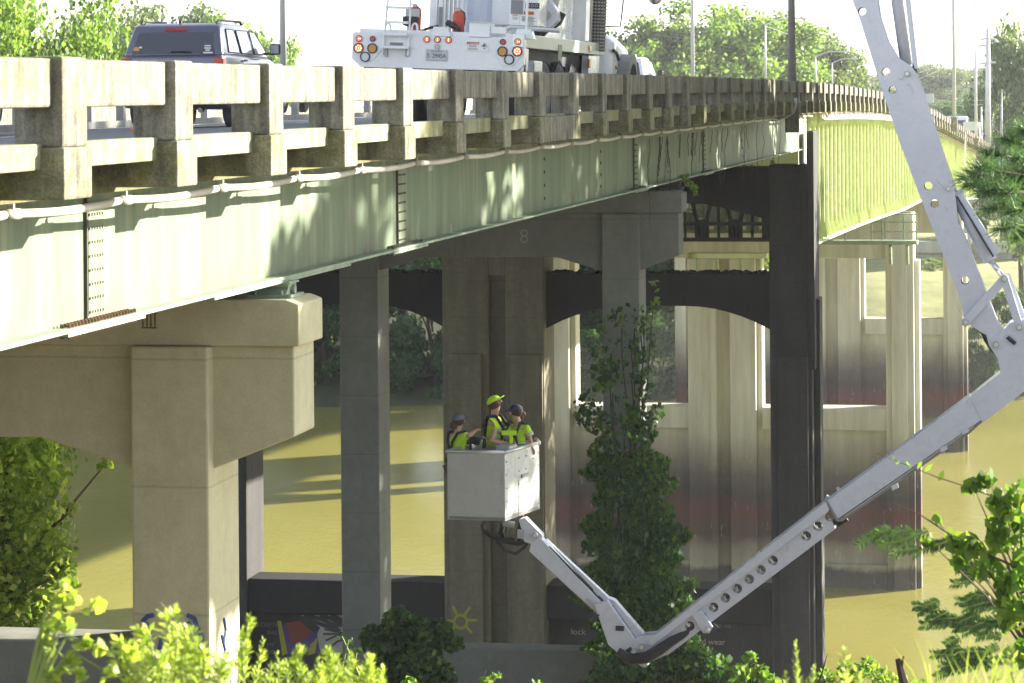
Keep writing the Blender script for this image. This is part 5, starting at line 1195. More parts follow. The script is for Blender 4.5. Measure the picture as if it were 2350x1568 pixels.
# knuckle at the bottom
kn = bplate([(1448, 1470), (1470, 1455), (1510, 1450), (1530, 1462), (1515, 1480), (1490, 1505), (1492, 1520), (1480, 1526), (1464, 1516), (1462, 1500)], -.2, .12, 'knuckle', boomM)
pin(1460, 1490, 7.5, -.21, kn); pin(1478, 1478, 7.5, -.21, kn); pin(1485, 1518, 6, -.21, kn)
m2 = MB(); m2.tube([BPt(1424, 1486, -.3), BPt(1455, 1504, -.3), BPt(1490, 1500, -.3), BPt(1520, 1482, -.3), BPt(1545, 1465, -.25), BPt(1575, 1450, -.15), BPt(1600, 1430, -.1)], [.06, .085, .085, .08, .07, .05, .03], 8); m2.build('hydraulic_hoses', MAT['black'], truck)
# jib up to the basket: two stacked rails in telescoping boxes
j1 = bplate([(1368, 1382), (1398, 1372), (1466, 1468), (1426, 1496), (1400, 1474)], -.2, .12, 'jib_outer_box', boomM, bevel=.012)
bplate([(1398, 1370), (1412, 1376), (1478, 1452), (1464, 1464)], -.1, .08, 'jib_cover', boomM, j1)
bplate([(1240, 1228), (1252, 1240), (1400, 1400), (1382, 1412), (1218, 1262), (1222, 1244)], -.14, .06, 'jib_inner_boom', boomM)
bplate([(1222, 1246), (1218, 1262), (1376, 1412), (1370, 1398)], -.12, .05, 'jib_track', MAT['ink_grey'])
bplate([(1256, 1236), (1268, 1248), (1412, 1382), (1404, 1392)], -.1, .02, 'jib_upper_rail', MAT['boom_paint'])
along((1262, 1252), (1405, 1396), 5, -.12, -.09, 'hose_channel', MAT['black_purple'])
cc_ = MB()
for k in range(13): t = k/12; x = 1352+40*t; y = 1372+42*t; cc_.box(BPt(x, y, -.17), (.05, .03, .028), (TN, TA, TU))
cc_.build('cable_chain', MAT['galv'], j1)
m2 = MB()
for k in range(4): m2.tube([BPt(1352+k*3, 1405-k*3, -.15), BPt(1362+k*3, 1420-k*2, -.22), BPt(1376+k*2, 1412-k*3, -.18)], .016, 6)
m2.build('hose', MAT['ink'], truck)
m2 = MB(); m2.box(BPt(1427, 1436, -.17), (.12, .1, .07), (TN, TA, TU)); m2.build('valve_block', MAT['ink'], j1)
bplate([(1362, 1352), (1370, 1350), (1380, 1362), (1374, 1366)], -.12, -.02, 'rail_bracket', boomM, j1)
# basket carrier
cr = bplate([(1194, 1190), (1208, 1186), (1248, 1226), (1246, 1242), (1226, 1248), (1206, 1240)], -.12, .06, 'basket_carrier', boomM); pin(1232, 1225, 6.5, -.13, cr)
m2 = MB(); m2.box(BPt(1199, 1222, -.16), (.09, .06, .12), (TN, TA, TU)); m2.build('level_valve', MAT['galv'], cr)
m2 = MB(); m2.tube([BPt(1108, 1203), BPt(1110, 1218), BPt(1132, 1232), BPt(1160, 1242), BPt(1190, 1248), BPt(1220, 1240), BPt(1235, 1228)], .035, 8); m2.tube([BPt(1150, 1205, .1), BPt(1146, 1222, .1), BPt(1155, 1240, .1), BPt(1180, 1245, .1)], .05, 8)
m2.tube([BPt(1140, 1240, -.05), BPt(1160, 1262, -.05), BPt(1185, 1270, -.05), BPt(1205, 1255, -.05), BPt(1215, 1240, -.05)], .026, 8); m2.tube([BPt(1192, 1245, .05), BPt(1190, 1220, .05), BPt(1196, 1200, .05)], .05, 8); m2.build('hydraulic_hoses', MAT['black'], truck)
m2 = MB(); m2.tube([BPt(1155, 1200), BPt(1180, 1205)], .05, 8); m2.build('rotator', MAT['galv'], truck)
# basket: the near left corner edge at x=1158
ZT = P(1158, 1042, 41).z; ZB = P(1158, 1196, 41).z
cA = P(1158, 1042, 41.0); cA = Vector((cA.x, cA.y, 0)); cL = P(1026, 1041, 41.2); cL = Vector((cL.x, cL.y, 0)); cR = P(1237, 1019, 42.2); cR = Vector((cR.x, cR.y, 0)); cF = cL+cR-cA
bk = None
def wallp(a, b, name, th=.03, z0=None, z1=None, z1b=None):
    d = (b-a).normalized(); nn = Vector((-d.y, d.x, 0)); z0 = z0 if z0 is not None else ZB; z1 = z1 if z1 is not None else ZT
    m2 = MB(); m2.prism([a+UP*z0, b+UP*z0, b+UP*z1, a+UP*z1], nn*th); return m2.build(name, MAT['basket_white'], bk or truck, bevel=.004)
basket = wallp(cA, cL, 'basket', th=-.03); bk = basket
wallp(cR, cA, 'side_panel', th=-.03); wallp(cF, cR, 'back_panel', th=-.03); wallp(cL, cF, 'left_panel', th=-.03)
m2 = MB(); m2.prism([cA+UP*ZB, cR+UP*ZB, cF+UP*ZB, cL+UP*ZB], UP*.05); m2.build('floor', MAT['galv'], bk)
m2 = MB(); m2.tube([q+UP*(ZT+.02) for q in (cA, cL, cF, cR, cA)], .028, 8); m2.build('top_rail', MAT['alu'], bk, smooth=True)
sd_ = (cR-cA).normalized(); so_ = Vector((sd_.y, -sd_.x, 0)); bl_ = MB(); Ls = (cR-cA).length
for t in (.05, .40, .60, .96):
    for k in range(5): bl_.ball(cA+sd_*Ls*t+so_*.004+UP*(ZT-.12-k*.19), .011, 6, 4)
for k in range(4): bl_.ball(cA+(cL-cA).normalized()*.05-Vector((0, .006, 0))+UP*(ZT-.28-k*.05), .011, 6, 4)
bl_.build('rivets', MAT['ink_grey'], bk)
m2 = MB(); m2.box(cA+sd_*Ls*.56+so_*.01+UP*(ZT-.40), (.25, .02, .05), (sd_, so_, UP)); m2.build('latch_slot', MAT['ink_grey'], bk)
m2 = MB(); m2.box(cA+sd_*Ls*.38+so_*.004+UP*(ZT-.70), (.008, .004, .52), (sd_, so_, UP)); m2.box(cA+sd_*Ls*.5+so_*.004+UP*(ZB+.06), (.8, .004, .008), (sd_, so_, UP)); m2.build('door_seam', MAT['ink_grey'], bk)
m2 = MB(); m2.box(cA+sd_*.35-so_*.12+UP*(ZT+.03), (.30, .22, .12), (sd_, so_, UP)); m2.build('control_box', MAT['basket_white'], bk, bevel=.02)
m2 = MB(); m2.cyl(cR+UP*(ZT), cR+UP*(ZT+.09)-sd_*.12, .03, 10); m2.build('lanyard_post', MAT['galv'], bk)
m2 = MB(); m2.box(cA+sd_*Ls*.5+UP*(ZB-.03), (.03, .03, .05), (sd_, so_, UP)); m2.build('red_tag', MAT['sign_red'], bk)
# ------------------------------------------------------------------ cars
def car(name, label, cat, x, y_, scale=1.0, loc=None, rz=0, L=4.5, W=1.86, H=1.76, mat='car_blue', belt=1.02, detail=True, roofrack=True, front=False):
    """estate/SUV seen from behind: local x right, y forward, z up, origin at road level rear centre"""
    r = empty(name, loc, rz, label, cat)
    Wt = W*.80
    def sec(y, zb, zt, w_b, w_t): return [(-w_b/2, y, zb), (w_b/2, y, zb), (w_t/2, y, zt), (-w_t/2, y, zt)]
    def loft(secs):
        m2 = MB(); vs = [q for s_ in secs for q in s_]; n = len(secs[0])
        fs = [(i*n+k, i*n+(k+1) % n, (i+1)*n+(k+1) % n, (i+1)*n+k) for i in range(len(secs)-1) for k in range(n)]+[tuple(range(n)), tuple(range((len(secs)-1)*n, len(secs)*n))]
        m2.add(vs, fs); return m2
    lower = loft([sec(.02, .42, belt-.02, W*.93, W*.92), sec(.25, .36, belt, W, W*.95), sec(L*.55, .32, belt-.03, W, W*.95), sec(L*.74, .32, belt-.06, W, W*.93), sec(L*.97, .36, belt-.22, W*.94, W*.86), sec(L, .4, belt-.35, W*.86, W*.8)])
    body = lower.build('body', MAT[mat], r, bevel=.06, world=False, smooth=True, segs=3)
    gh = loft([[(-W*.465, .03, belt-.03), (W*.465, .03, belt-.03), (Wt/2, .28, H-.06), (-Wt/2, .28, H-.06)], [(-W*.47, .3, belt-.03), (W*.47, .3, belt-.03), (Wt/2, .45, H), (-Wt/2, .45, H)],
               [(-W*.47, L*.42, belt-.03), (W*.47, L*.42, belt-.03), (Wt/2, L*.42, H-.01), (-Wt/2, L*.42, H-.01)], [(-W*.46, L*.71, belt-.05), (W*.46, L*.71, belt-.05), (Wt*.48, L*.52, H-.1), (-Wt*.48, L*.52, H-.1)]])
    gh.build('cabin', MAT[mat], r, bevel=.05, world=False, smooth=True, segs=3)
    # rear glass lies on the sloping tailgate
    def rg(u, v, off=0.012): # u -1..1, v 0..1 up the tailgate
        w_ = (W*.465*(1-v)+Wt/2*v)*.9; return Vector((u*w_, .03+.25*v-off, belt-.03+(H-.06-belt+.03)*v))
    m2 = MB(); m2.prism([rg(-.94, .06), rg(.94, .06), rg(.93, .80), rg(-.93, .80)], (0, .012, 0)); gl = m2.build('rear_window', MAT['glass_dark'], r, world=False, bevel=.004)
    if detail:
        m2 = MB(); m2.prism([rg(-.28, .86, .02), rg(.28, .86, .02), rg(.25, .94, .02), rg(-.25, .94, .02)], (0, .03, 0)); m2.build('brake_light', MAT['red_lens'], r, world=False)
        m2 = MB(); m2.tube([rg(-.05, .15, .03), rg(.2, .15, .03), rg(.42, .13, .03)], .012, 5); m2.build('wiper', MAT['black'], gl, world=False)
        m2 = MB(); c = rg(-.86, .22, .016); m2.cyl(c, c-Vector((0, .004, 0)), .055, 16); m2.build('round_sticker', MAT['lamp_amber'], gl, world=False)
        m2 = MB(); c = rg(-.78, .3, .016); m2.ball(c, .03, 8, 6, (1, .1, .7)); m2.build('sticker', MAT['sign_white'], gl, world=False)
        m2 = MB()
        for k, (v, w_) in enumerate([(.34, .11), (.26, .12), (.19, .08), (.11, .17)]): m2.box(rg(.79, v, .016), (w_, .004, .022))
        m2.build('lettering_sticker', MAT['sign_white'], gl, world=False)
        m2 = MB(); m2.box((0, -.04, .55), (W*.92, .22, .26)); m2.build('rear_bumper', MAT[mat], r, bevel=.07, world=False)
        m2 = MB(); m2.cyl((W*.28, -.02, .33), (W*.28, -.16, .32), .045, 12); m2.build('exhaust_pipe', MAT['chrome'], r, world=False)
    for sx in (-1, 1):
        m2 = MB(); m2.box((sx*W*.435, .05, belt-.19), (W*.09, .16, .26)); m2.build('tail_lamp', MAT['red_lens'], r, bevel=.02, world=False)
        # side windows: quarter, rear door, front door
        def sp(y, v, o_=.008): return Vector((sx*((W*.47)*(1-v)+(Wt/2)*v+o_), y, belt-.03+(H-belt+.03)*v))
        for nme, pts in (('quarter_window', [(.42, .12), (L*.25, .10), (L*.235, .80), (.55, .82)]), ('rear_door_window', [(L*.275, .10), (L*.445, .09), (L*.43, .80), (L*.262, .80)]), ('front_door_window', [(L*.465, .09), (L*.655, .10), (L*.54, .76), (L*.45, .80)])):
            m2 = MB(); m2.prism([sp(*q) for q in pts], (sx*.006, 0, 0)); m2.build(nme, MAT['glass_side'], r, world=False)
            if detail:
                m2 = MB(); q = [sp(*p_, .014) for p_ in pts]; m2.tube(q+[q[0]], .012, 4); m2.build('window_seal', MAT['black'], r, world=False)
        if detail:
            m2 = MB(); m2.box((sx*(W*.5+.14), L*.62, belt+.12), (.2, .09, .2)); mi = m2.build('door_mirror', MAT['black'], r, bevel=.03, world=False)
            m2 = MB(); m2.box((sx*(W*.5+.14), L*.62-.048, belt+.12), (.15, .008, .15)); m2.build('mirror_glass', MAT['glass_side'], mi, world=False)
            m2 = MB(); m2.box((sx*(W*.5), L*.62, belt+.04), (.16, .06, .04)); m2.build('mirror_arm', MAT['black'], mi, world=False)
            m2 = MB(); m2.box((sx*(W*.5-.005), L*.29, belt-.10), (.03, .14, .03)); m2.build('door_handle', MAT['black'], r, world=False)
            if roofrack:
                m2 = MB(); m2.tube([(sx*Wt*.44, .42, H-.02), (sx*Wt*.45, .5, H+.05), (sx*Wt*.45, L*.42, H+.05), (sx*Wt*.44, L*.45, H-.02)], .022, 6); m2.build('roof_rail', MAT['ink'], r, world=False)
        else:
            m2 = MB(); m2.box((sx*(W*.5+.12), L*.62, belt+.1), (.2, .09, .18)); m2.build('door_mirror', MAT['black'], r, bevel=.03, world=False)
        for yy in (L*.2, L*.8):
            m2 = MB(); c = Vector((sx*(W/2-.12), yy, .36)); m2.tube([c-Vector((.12, 0, 0)), c-Vector((.09, 0, 0)), c+Vector((.09, 0, 0)), c+Vector((.12, 0, 0))], [.32, .36, .36, .32], 22); wh = m2.build('wheel', MAT['tyre'], r, world=False)
            m2 = MB(); m2.cyl(c+Vector((sx*.10, 0, 0)), c+Vector((sx*.125, 0, 0)), .22, 16); m2.build('rim', MAT['alu'], wh, world=False)
    if detail: m2 = MB(); m2.cyl((0, .5, H-.01), (0, .5, H+.05), .03, 8); m2.build('antenna', MAT['ink'], r, world=False)
    return r
paint('glass_side', (.35, .37, .42), .08, 0, .0, spec=.8, coat=1)
paint('car_white', (.78, .79, .82), .3, 0, .03, coat=.6)
p = P(397, 298, 49.3); az = -math.atan(.1774)
car('parked_suv', 'dark blue grey estate car with a dark rear window and round orange sticker', 'car', 0, 0, loc=(p.x, 49.3, p.z+.015), rz=az, H=1.84, belt=1.29, W=1.92)
p = Vector((3.55, 95, 0)); car('white_car', 'white car just visible ahead of the white truck above the railing', 'car', 0, 0, loc=(p.x, 95, -.47+dz(95)), rz=az, mat='car_white', detail=False, H=1.72, W=1.9, belt=1.1)
p = P(10, 200, 40); car('white_van', 'white vehicle roof cut by the left photo edge behind the railing', 'van', 0, 0, loc=(p.x-1.9, 43, -.48+dz(43)), rz=az, mat='car_white', detail=False, H=1.10, W=1.9, L=4.6, belt=.8)
for i, (x, Y, m, lb) in enumerate([(688, 90, 'car_white', 'pale car glimpsed through the railing between the blue car and the truck'), (2195, 215, 'car_white', 'white car far along the bridge right of the boom'), (2225, 228, 'car_white', 'second white car far along the bridge by the first right lamp post')]):
    X = P(x, 230, Y).x; car('distant_car', lb, 'car', 0, 0, loc=(X, Y, -.40+dz(Y)-.12), rz=-math.atan(slopeX(Y)), mat=m, detail=False, H=1.5 if i == 0 else 2.2)
# traffic cone
cn = empty('traffic_cone', P(334, 306, 37.5), label='orange traffic cone beside the blue car, glimpsed through the railing', cat='traffic cone')
b = P(334, 306, 37.5); b.z = -.44+dz(38)
m2 = MB(); m2.cyl(b+UP*.03, b+UP*.72, .14, 16, .03); m2.build('cone', MAT['cone_orange'], cn, smooth=True)
m2 = MB(); m2.box(b+UP*.017, (.36, .36, .034)); m2.build('base', MAT['cone_orange'], cn, bevel=.008)
m2 = MB(); m2.cyl(b+UP*.42, b+UP*.52, .0785, 16, .0615); m2.build('reflective_band', MAT['sign_white'], cn)
# ------------------------------------------------------------------ lamp posts
def lamp_post(x, ybase, Y, r0, label, mat='pole_pale', base=True, top=-500, on_rail=True, arm=0):
    b = P(x, ybase, Y); e = empty('lamp_post', b, label=label, cat='lamp post', group='lamp posts along the bridge'); t = P(x+ (0), top, Y); t.x = b.x
    m2 = MB(); m2.tube([b, (b+t)/2, t], [r0, r0*.85, r0*.6], 14); m2.build('pole', MAT[mat], e, smooth=True)
    if base:
        a, n = frame(Y); m2 = MB(); m2.box(b-UP*.03+n*0, (r0*4.2, r0*4.2, .06), (n, a, UP)); m2.box(b-UP*.45, (r0*3.4, r0*4, .8), (n, a, UP)); m2.build('base_bracket', MAT['rail_concrete'], e, bevel=.02)
        m2 = MB()
        for q in (-1, 1): m2.cyl(b+n*q*r0*1.6+UP*.0, b+n*q*r0*1.6+UP*.16, .03, 6)
        m2.build('anchor_bolts', MAT['galv'], e)
    if arm:
        m2 = MB(); m2.tube([t, t+Vector((arm*.5, 0, .4)), t+Vector((arm, 0, .45))], r0*.5, 8); m2.box(t+Vector((arm*1.15, 0, .42)), (abs(arm)*.35, .25, .12)); m2.build('lamp_head', MAT[mat], e)
    return e
lamp_post(1818, 235, 80, .11, 'dark grey lamp post standing on the concrete railing, nearest and thickest', 'pole_grey', arm=-2)
m2 = MB(); m2.tube([P(1826, 225, 79.5), P(1826, 242, 79.5), P(1820, 258, 79.5), P(1805, 268, 79.5), P(1770, 276, 79.5)], .045, 7)
tag(m2.build('electric_conduit', MAT['galv'], smooth=True), 'curved grey conduit at the foot of the dark lamp post', 'pipe')
for (x, yb, Y, r0, lb, top, arm) in [(650, 150, 72, .085, 'pale lamp post between the blue car and the white truck', -500, 2), (1590, 175, 125, .085, 'pale lamp post left of the broad bright tree', -450, 2), (1757, 180, 195, .085, 'pale lamp post with its head showing beside the dark one', 57, 2.2),
                                (1872, 200, 255, .09, 'short distant lamp post right of the dark one', 130, 2.2), (1910, 205, 290, .09, 'most distant short lamp post left of the boom', 145, 2), (2190, 270, 178, .11, 'pale lamp post just right of the boom on the curved railing', -450, 2), (2240, 318, 205, .11, 'second pale lamp post right of the boom, reaching the photo top', -2, -2)]:
    lamp_post(x, yb, Y, r0, lb, top=top, arm=arm, base=x > 2100)
def utility(x, yb, yt, Y, r, label, arms, mat='pole_pale'):
    b = P(x, yb, Y); t = P(x, yt, Y); e = empty('utility_pole', b, label=label, cat='utility pole'); m2 = MB(); m2.tube([b, t], [r, r*.55], 10); m2.build('pole', MAT[mat], e, smooth=True)
    for (ya, x0, x1) in arms: m2 = MB(); m2.tube([P(x0, ya+3, Y), P((x0+x1)/2, ya, Y), P(x1, ya+2, Y)], .09, 5); m2.build('cross_arm', MAT[mat], e)
utility(2267, 335, 66, 240, .28, 'tall pale steel utility pole, thickest of the pair at the right', [(88, 2250, 2284), (101, 2262, 2272), (104, 2245, 2267), (142, 2262, 2285), (145, 2246, 2267)])
utility(2275, 335, 86, 262, .16, 'thinner pale utility pole behind the thickest one', [(92, 2275, 2286), (132, 2275, 2286)])
utility(2298, 370, 205, 230, .12, 'dark slender pole before the dark right trees', [], 'pole_grey')
utility(2252, 330, 245, 250, .12, 'short pale pole between lamp post and utility poles', [])
utility(2215, 400, 290, 190, .06, 'thin white pipe standing against the green girder at right', [])
wr = MB()
for (a_, b_) in [((2267, 101), (2090, 190)), ((2267, 104), (2100, 170)), ((2256, 230), (2110, 225)), ((2256, 240), (2110, 236)), ((1757, 60), (1900, 100))]:
    wr.tube([P(a_[0], a_[1], 245), P((a_[0]+b_[0])/2, (a_[1]+b_[1])/2+6, 300), P(b_[0], b_[1], 380)], .03, 3)
tag(wr.build('power_line', MAT['pole_pale']), 'thin power lines strung from the utility poles', 'wires')
# far bank: guard rail, road sign, low buildings
gf = empty('far_guardrail', P(2230, 600, 300), label='pale guardrail along the grassy far bank road', cat='guardrail')
m2 = MB(); m2.prism([P(2105, 576, 302), P(2500, 578, 302), P(2500, 584, 302), P(2105, 582, 302)], (0, .12, 0)); m2.build('beam', MAT['galv'], gf)
for x in range(2110, 2500, 38): m2 = MB(); m2.box(P(x, 586, 302.3), (.16, .2, .8)); m2.build('post', MAT['galv'], gf)
sg = empty('road_sign', P(2300, 360, 235), label='green highway sign behind the poles at the far bridge end', cat='road sign')
m2 = MB(); m2.prism([P(2282, 357, 235), P(2306, 357, 235), P(2306, 371, 235), P(2282, 371, 235)], (0, .08, 0)); m2.build('sign_panel', MAT['sign_green'], sg)
m2 = MB(); m2.tube([P(2294, 400, 235.1), P(2294, 360, 235.1)], .06, 6); m2.build('sign_post', MAT['galv'], sg)
bh = empty('low_building', P(2290, 340, 420), label='low pale hazy building behind the utility poles', cat='building')
c = P(2288, 330, 420); m2 = MB(); m2.box(c, (5, 8, 5)); m2.build('wall', MAT['sign_white'], bh); m2 = MB(); m2.box(c+UP*2.7, (5.6, 8.6, .5)); m2.build('roof', MAT['pole_grey'], bh)
for k in range(3): m2 = MB(); m2.box(c+Vector((-1.4+k*1.4, -4.02, 0)), (.8, .06, 1.4)); m2.build('window', MAT['glass_dark'], bh)
for x, y, Yd, lb in ((1936, 240, 108, 'small pale box on the railing top left of the boom'), ):
    pass
for (x, y, Y, w_, h_, lb) in [(2131, 226, 170, .55, .55, 'pale metal box on the railing just right of the boom'), (2225, 290, 190, .8, .6, 'small white sign box on the railing beside the second lamp post')]:
    tag(MB().box(P(x, y+ (0), Y), (w_, .3, h_)).build('junction_box', MAT['alu'], bevel=.02), lb, 'box')
# ------------------------------------------------------------------ writing and marks
def on_pier(Y, l, z, off=-.012):
    a, n = frame(Y); return B(Y, l, z)+a*off
aN, nN = frame(60)
n8 = textobj('painted_number', '8', .30, on_pier(57.98, -4.12, -2.95, -.01), nN, UP, MAT['spray_white'], pr2, off=-.012)
pm_ = MB(); a1, n1 = frame(27)
for k in range(4): q = on_pier(26.95, -2.28+k*.04, -2.09, -.004); pm_.box(q, (.012, .006, .12), (n1, a1, UP))
for dzz in (-.07, .07): q = on_pier(26.95, -2.22, -2.09+dzz, -.004); pm_.box(q, (.15, .006, .012), (n1, a1, UP))
pm_.build('rusted_mark', MAT['rust'], pr1)
def spray(name, pts2, Yf, r, mat, parent, off=-.02, flat=.02):
    """sprayed stroke: flat ribbon lying on the pier face; pts in measured picture units"""
    m2 = MB(); q = []
    for (x, y) in pts2:
        p = P(x, y, 1.0); n = frame(Yf)[1]; a = frame(Yf)[0]; o = B(Yf, 0, 0)+a*off
        # intersect the sight line with the face plane
        t = o.dot(a)/p.dot(a); q.append(p*t)
    for i in range(len(q)-1):
        d = (q[i+1]-q[i]); L = d.length
        if L < 1e-6: continue
        d.normalize(); s = a.cross(d)
        m2.prism([q[i]-s*r-d*r*.3, q[i+1]-s*r+d*r*.3, q[i+1]+s*r+d*r*.3, q[i]+s*r-d*r*.3], a*(.004+.0007*(i % 4)))
    return m2.build(name, MAT[mat], parent)
YP = YC-.15
circ = [(1057+15*math.cos(q), 1427+15*math.sin(q)) for q in np.linspace(0, 2*math.pi, 15)]
spray('painted_sun', circ, YP, .045, 'spray_yellow', cp)
for a_, b_ in (((1048, 1410), (1040, 1392)), ((1066, 1412), (1078, 1394)), ((1074, 1423), (1094, 1424)), ((1040, 1426), (1026, 1424)), ((1044, 1438), (1036, 1446)), ((1070, 1438), (1082, 1452))):
    spray('painted_ray', [a_, b_], YP, .045, 'spray_yellow', cp)
# mural under the strut: hair like black and white streaks, purple and red cloth
YM = YC+.6
def sprayfill(name, poly, mat, k): 
    a = frame(YM)[0]; o = B(YM, 0, 0)+a*(-.012-.004*k); q = []
    for (x, y) in poly: p = P(x, y, 1.0); q.append(p*(o.dot(a)/p.dot(a)))
    m2 = MB(); m2.prism(q, a*.003); return m2.build(name, MAT[mat], cp)
sprayfill('mural_white', [(690, 1412), (792, 1412), (796, 1440), (796, 1500), (740, 1500), (720, 1470), (735, 1440)], 'spray_white', 0)
sprayfill('mural_purple', [(640, 1440), (660, 1500), (735, 1500), (728, 1455), (700, 1440), (680, 1480), (660, 1430)], 'spray_purple', 1)
sprayfill('mural_red', [(655, 1430), (690, 1425), (715, 1450), (700, 1470), (668, 1478)], 'spray_red', 2)
sprayfill('mural_yellow', [(636, 1425), (645, 1425), (660, 1500), (648, 1505)], 'spray_yellow', 3)
sprayfill('mural_yellow', [(712, 1480), (730, 1462), (722, 1500), (706, 1505)], 'spray_yellow', 3)
for k, st_ in enumerate([[(668, 1412), (700, 1420), (740, 1434), (780, 1448)], [(700, 1412), (740, 1422), (776, 1440)], [(735, 1412), (760, 1420), (785, 1436)], [(760, 1412), (778, 1420), (792, 1432)], [(745, 1444), (770, 1450), (796, 1454)], [(748, 1470), (770, 1460), (796, 1460)], [(750, 1490), (775, 1472), (796, 1466)], [(742, 1455), (768, 1455), (796, 1457)]]):
    spray('mural_streak', st_, YM, .03 if k > 3 else .07, 'ink', cp, off=-.036-.001*k)
for (s, x, y, h) in (('DEPTH', 598, 1438, 10), ('ING', 612, 1456, 10), ('MY', 612, 1484, 9), ('HO', 612, 1500, 9)):
    a, n = frame(YM); o = B(YM, 0, 0)-a*.02; p = P(x, y, 1); q = p*(o.dot(a)/p.dot(a)); textobj('graffiti_text', s, h/F*96, q, n, UP, MAT['spray_dim'], cp, sx=1.1)
for (s, x, y, h, m) in (('lock', 1310, 1456, 15, 'spray_white'), ('what no', 1628, 1440, 11, 'spray_dim'), ('n and wear', 1578, 1478, 14, 'spray_white'), ('place is th', 1585, 1512, 14, 'spray_white')):
    a, n = frame(YM); o = B(YM, 0, 0)-a*.02; p = P(x, y, 1); q = p*(o.dot(a)/p.dot(a)); textobj('graffiti_text', s, h/F*95, q, n, UP, MAT[m], cp, sx=1.0)
for k, st_ in enumerate([[(332, 1440), (328, 1425), (338, 1415), (352, 1412)], [(430, 1412), (446, 1420), (452, 1440), (462, 1460), (466, 1490), (458, 1512)], [(400, 1470), (420, 1440), (436, 1430)], [(372, 1460), (366, 1490), (376, 1512)], [(335, 1430), (345, 1460), (340, 1480)], [(440, 1450), (430, 1480), (445, 1500)]]):
    spray('blue_scrawl', st_, 26.85, .022, 'spray_blue', pr1, off=-.012)
a, n = frame(27); m2 = MB()
for dl in ((0, 0, -5.0, -5.25), (.03, -.05, -5.3, -5.6), (-.08, -.02, -5.15, -5.5)): m2.tube([B(27.3+dl[0], -1.60, dl[2]), B(27.36+dl[1], -1.60, (dl[2]+dl[3])/2), B(27.28+dl[0], -1.60, dl[3])], .012, 4)
m2.build('blue_scrawl', MAT['spray_blue'], pr1)

# ------------------------------------------------------------------ people in the basket
paint('skin', (.50, .30, .21), .55, 0, .06)
paint('hivis', (.50, .80, .02), .7, 0, .05); MAT['hivis'].node_tree.nodes['Principled BSDF'].inputs['Roughness'].default_value = .8
paint('hair_brown', (.07, .035, .018), .7, 0, .3, sc=40)
paint('cap_grey', (.13, .15, .18), .8, 0, .1); paint('cap_navy', (.035, .035, .06), .8, 0, .1)
paint('harness', (.015, .017, .03), .8, 0, .2); paint('trouser_tan', (.18, .15, .11), .9, 0, .2); paint('silver_tape', (.45, .46, .45), .4, 0, .1)
def skin_mesh(name, nodes, edges, mat, parent, sub=2, root=0):
    me = bpy.data.meshes.new(name); rl = rootloc(parent).location
    me.from_pydata([tuple(Vector(n[0])-rl) for n in nodes], edges, []); me.materials.append(mat)
    o = bpy.data.objects.new(name, me); COL.objects.link(o); o.parent = parent
    sm = o.modifiers.new('skin', 'SKIN'); sm.use_smooth_shade = True; sm.branch_smoothing = .5
    for i, nd in enumerate(nodes):
        r = nd[1]; sv = me.skin_vertices[0].data[i]; sv.radius = r if isinstance(r, tuple) else (r, r); sv.use_root = (i == root)
    ss = o.modifiers.new('sub', 'SUBSURF'); ss.levels = sub; ss.render_levels = sub
    return o
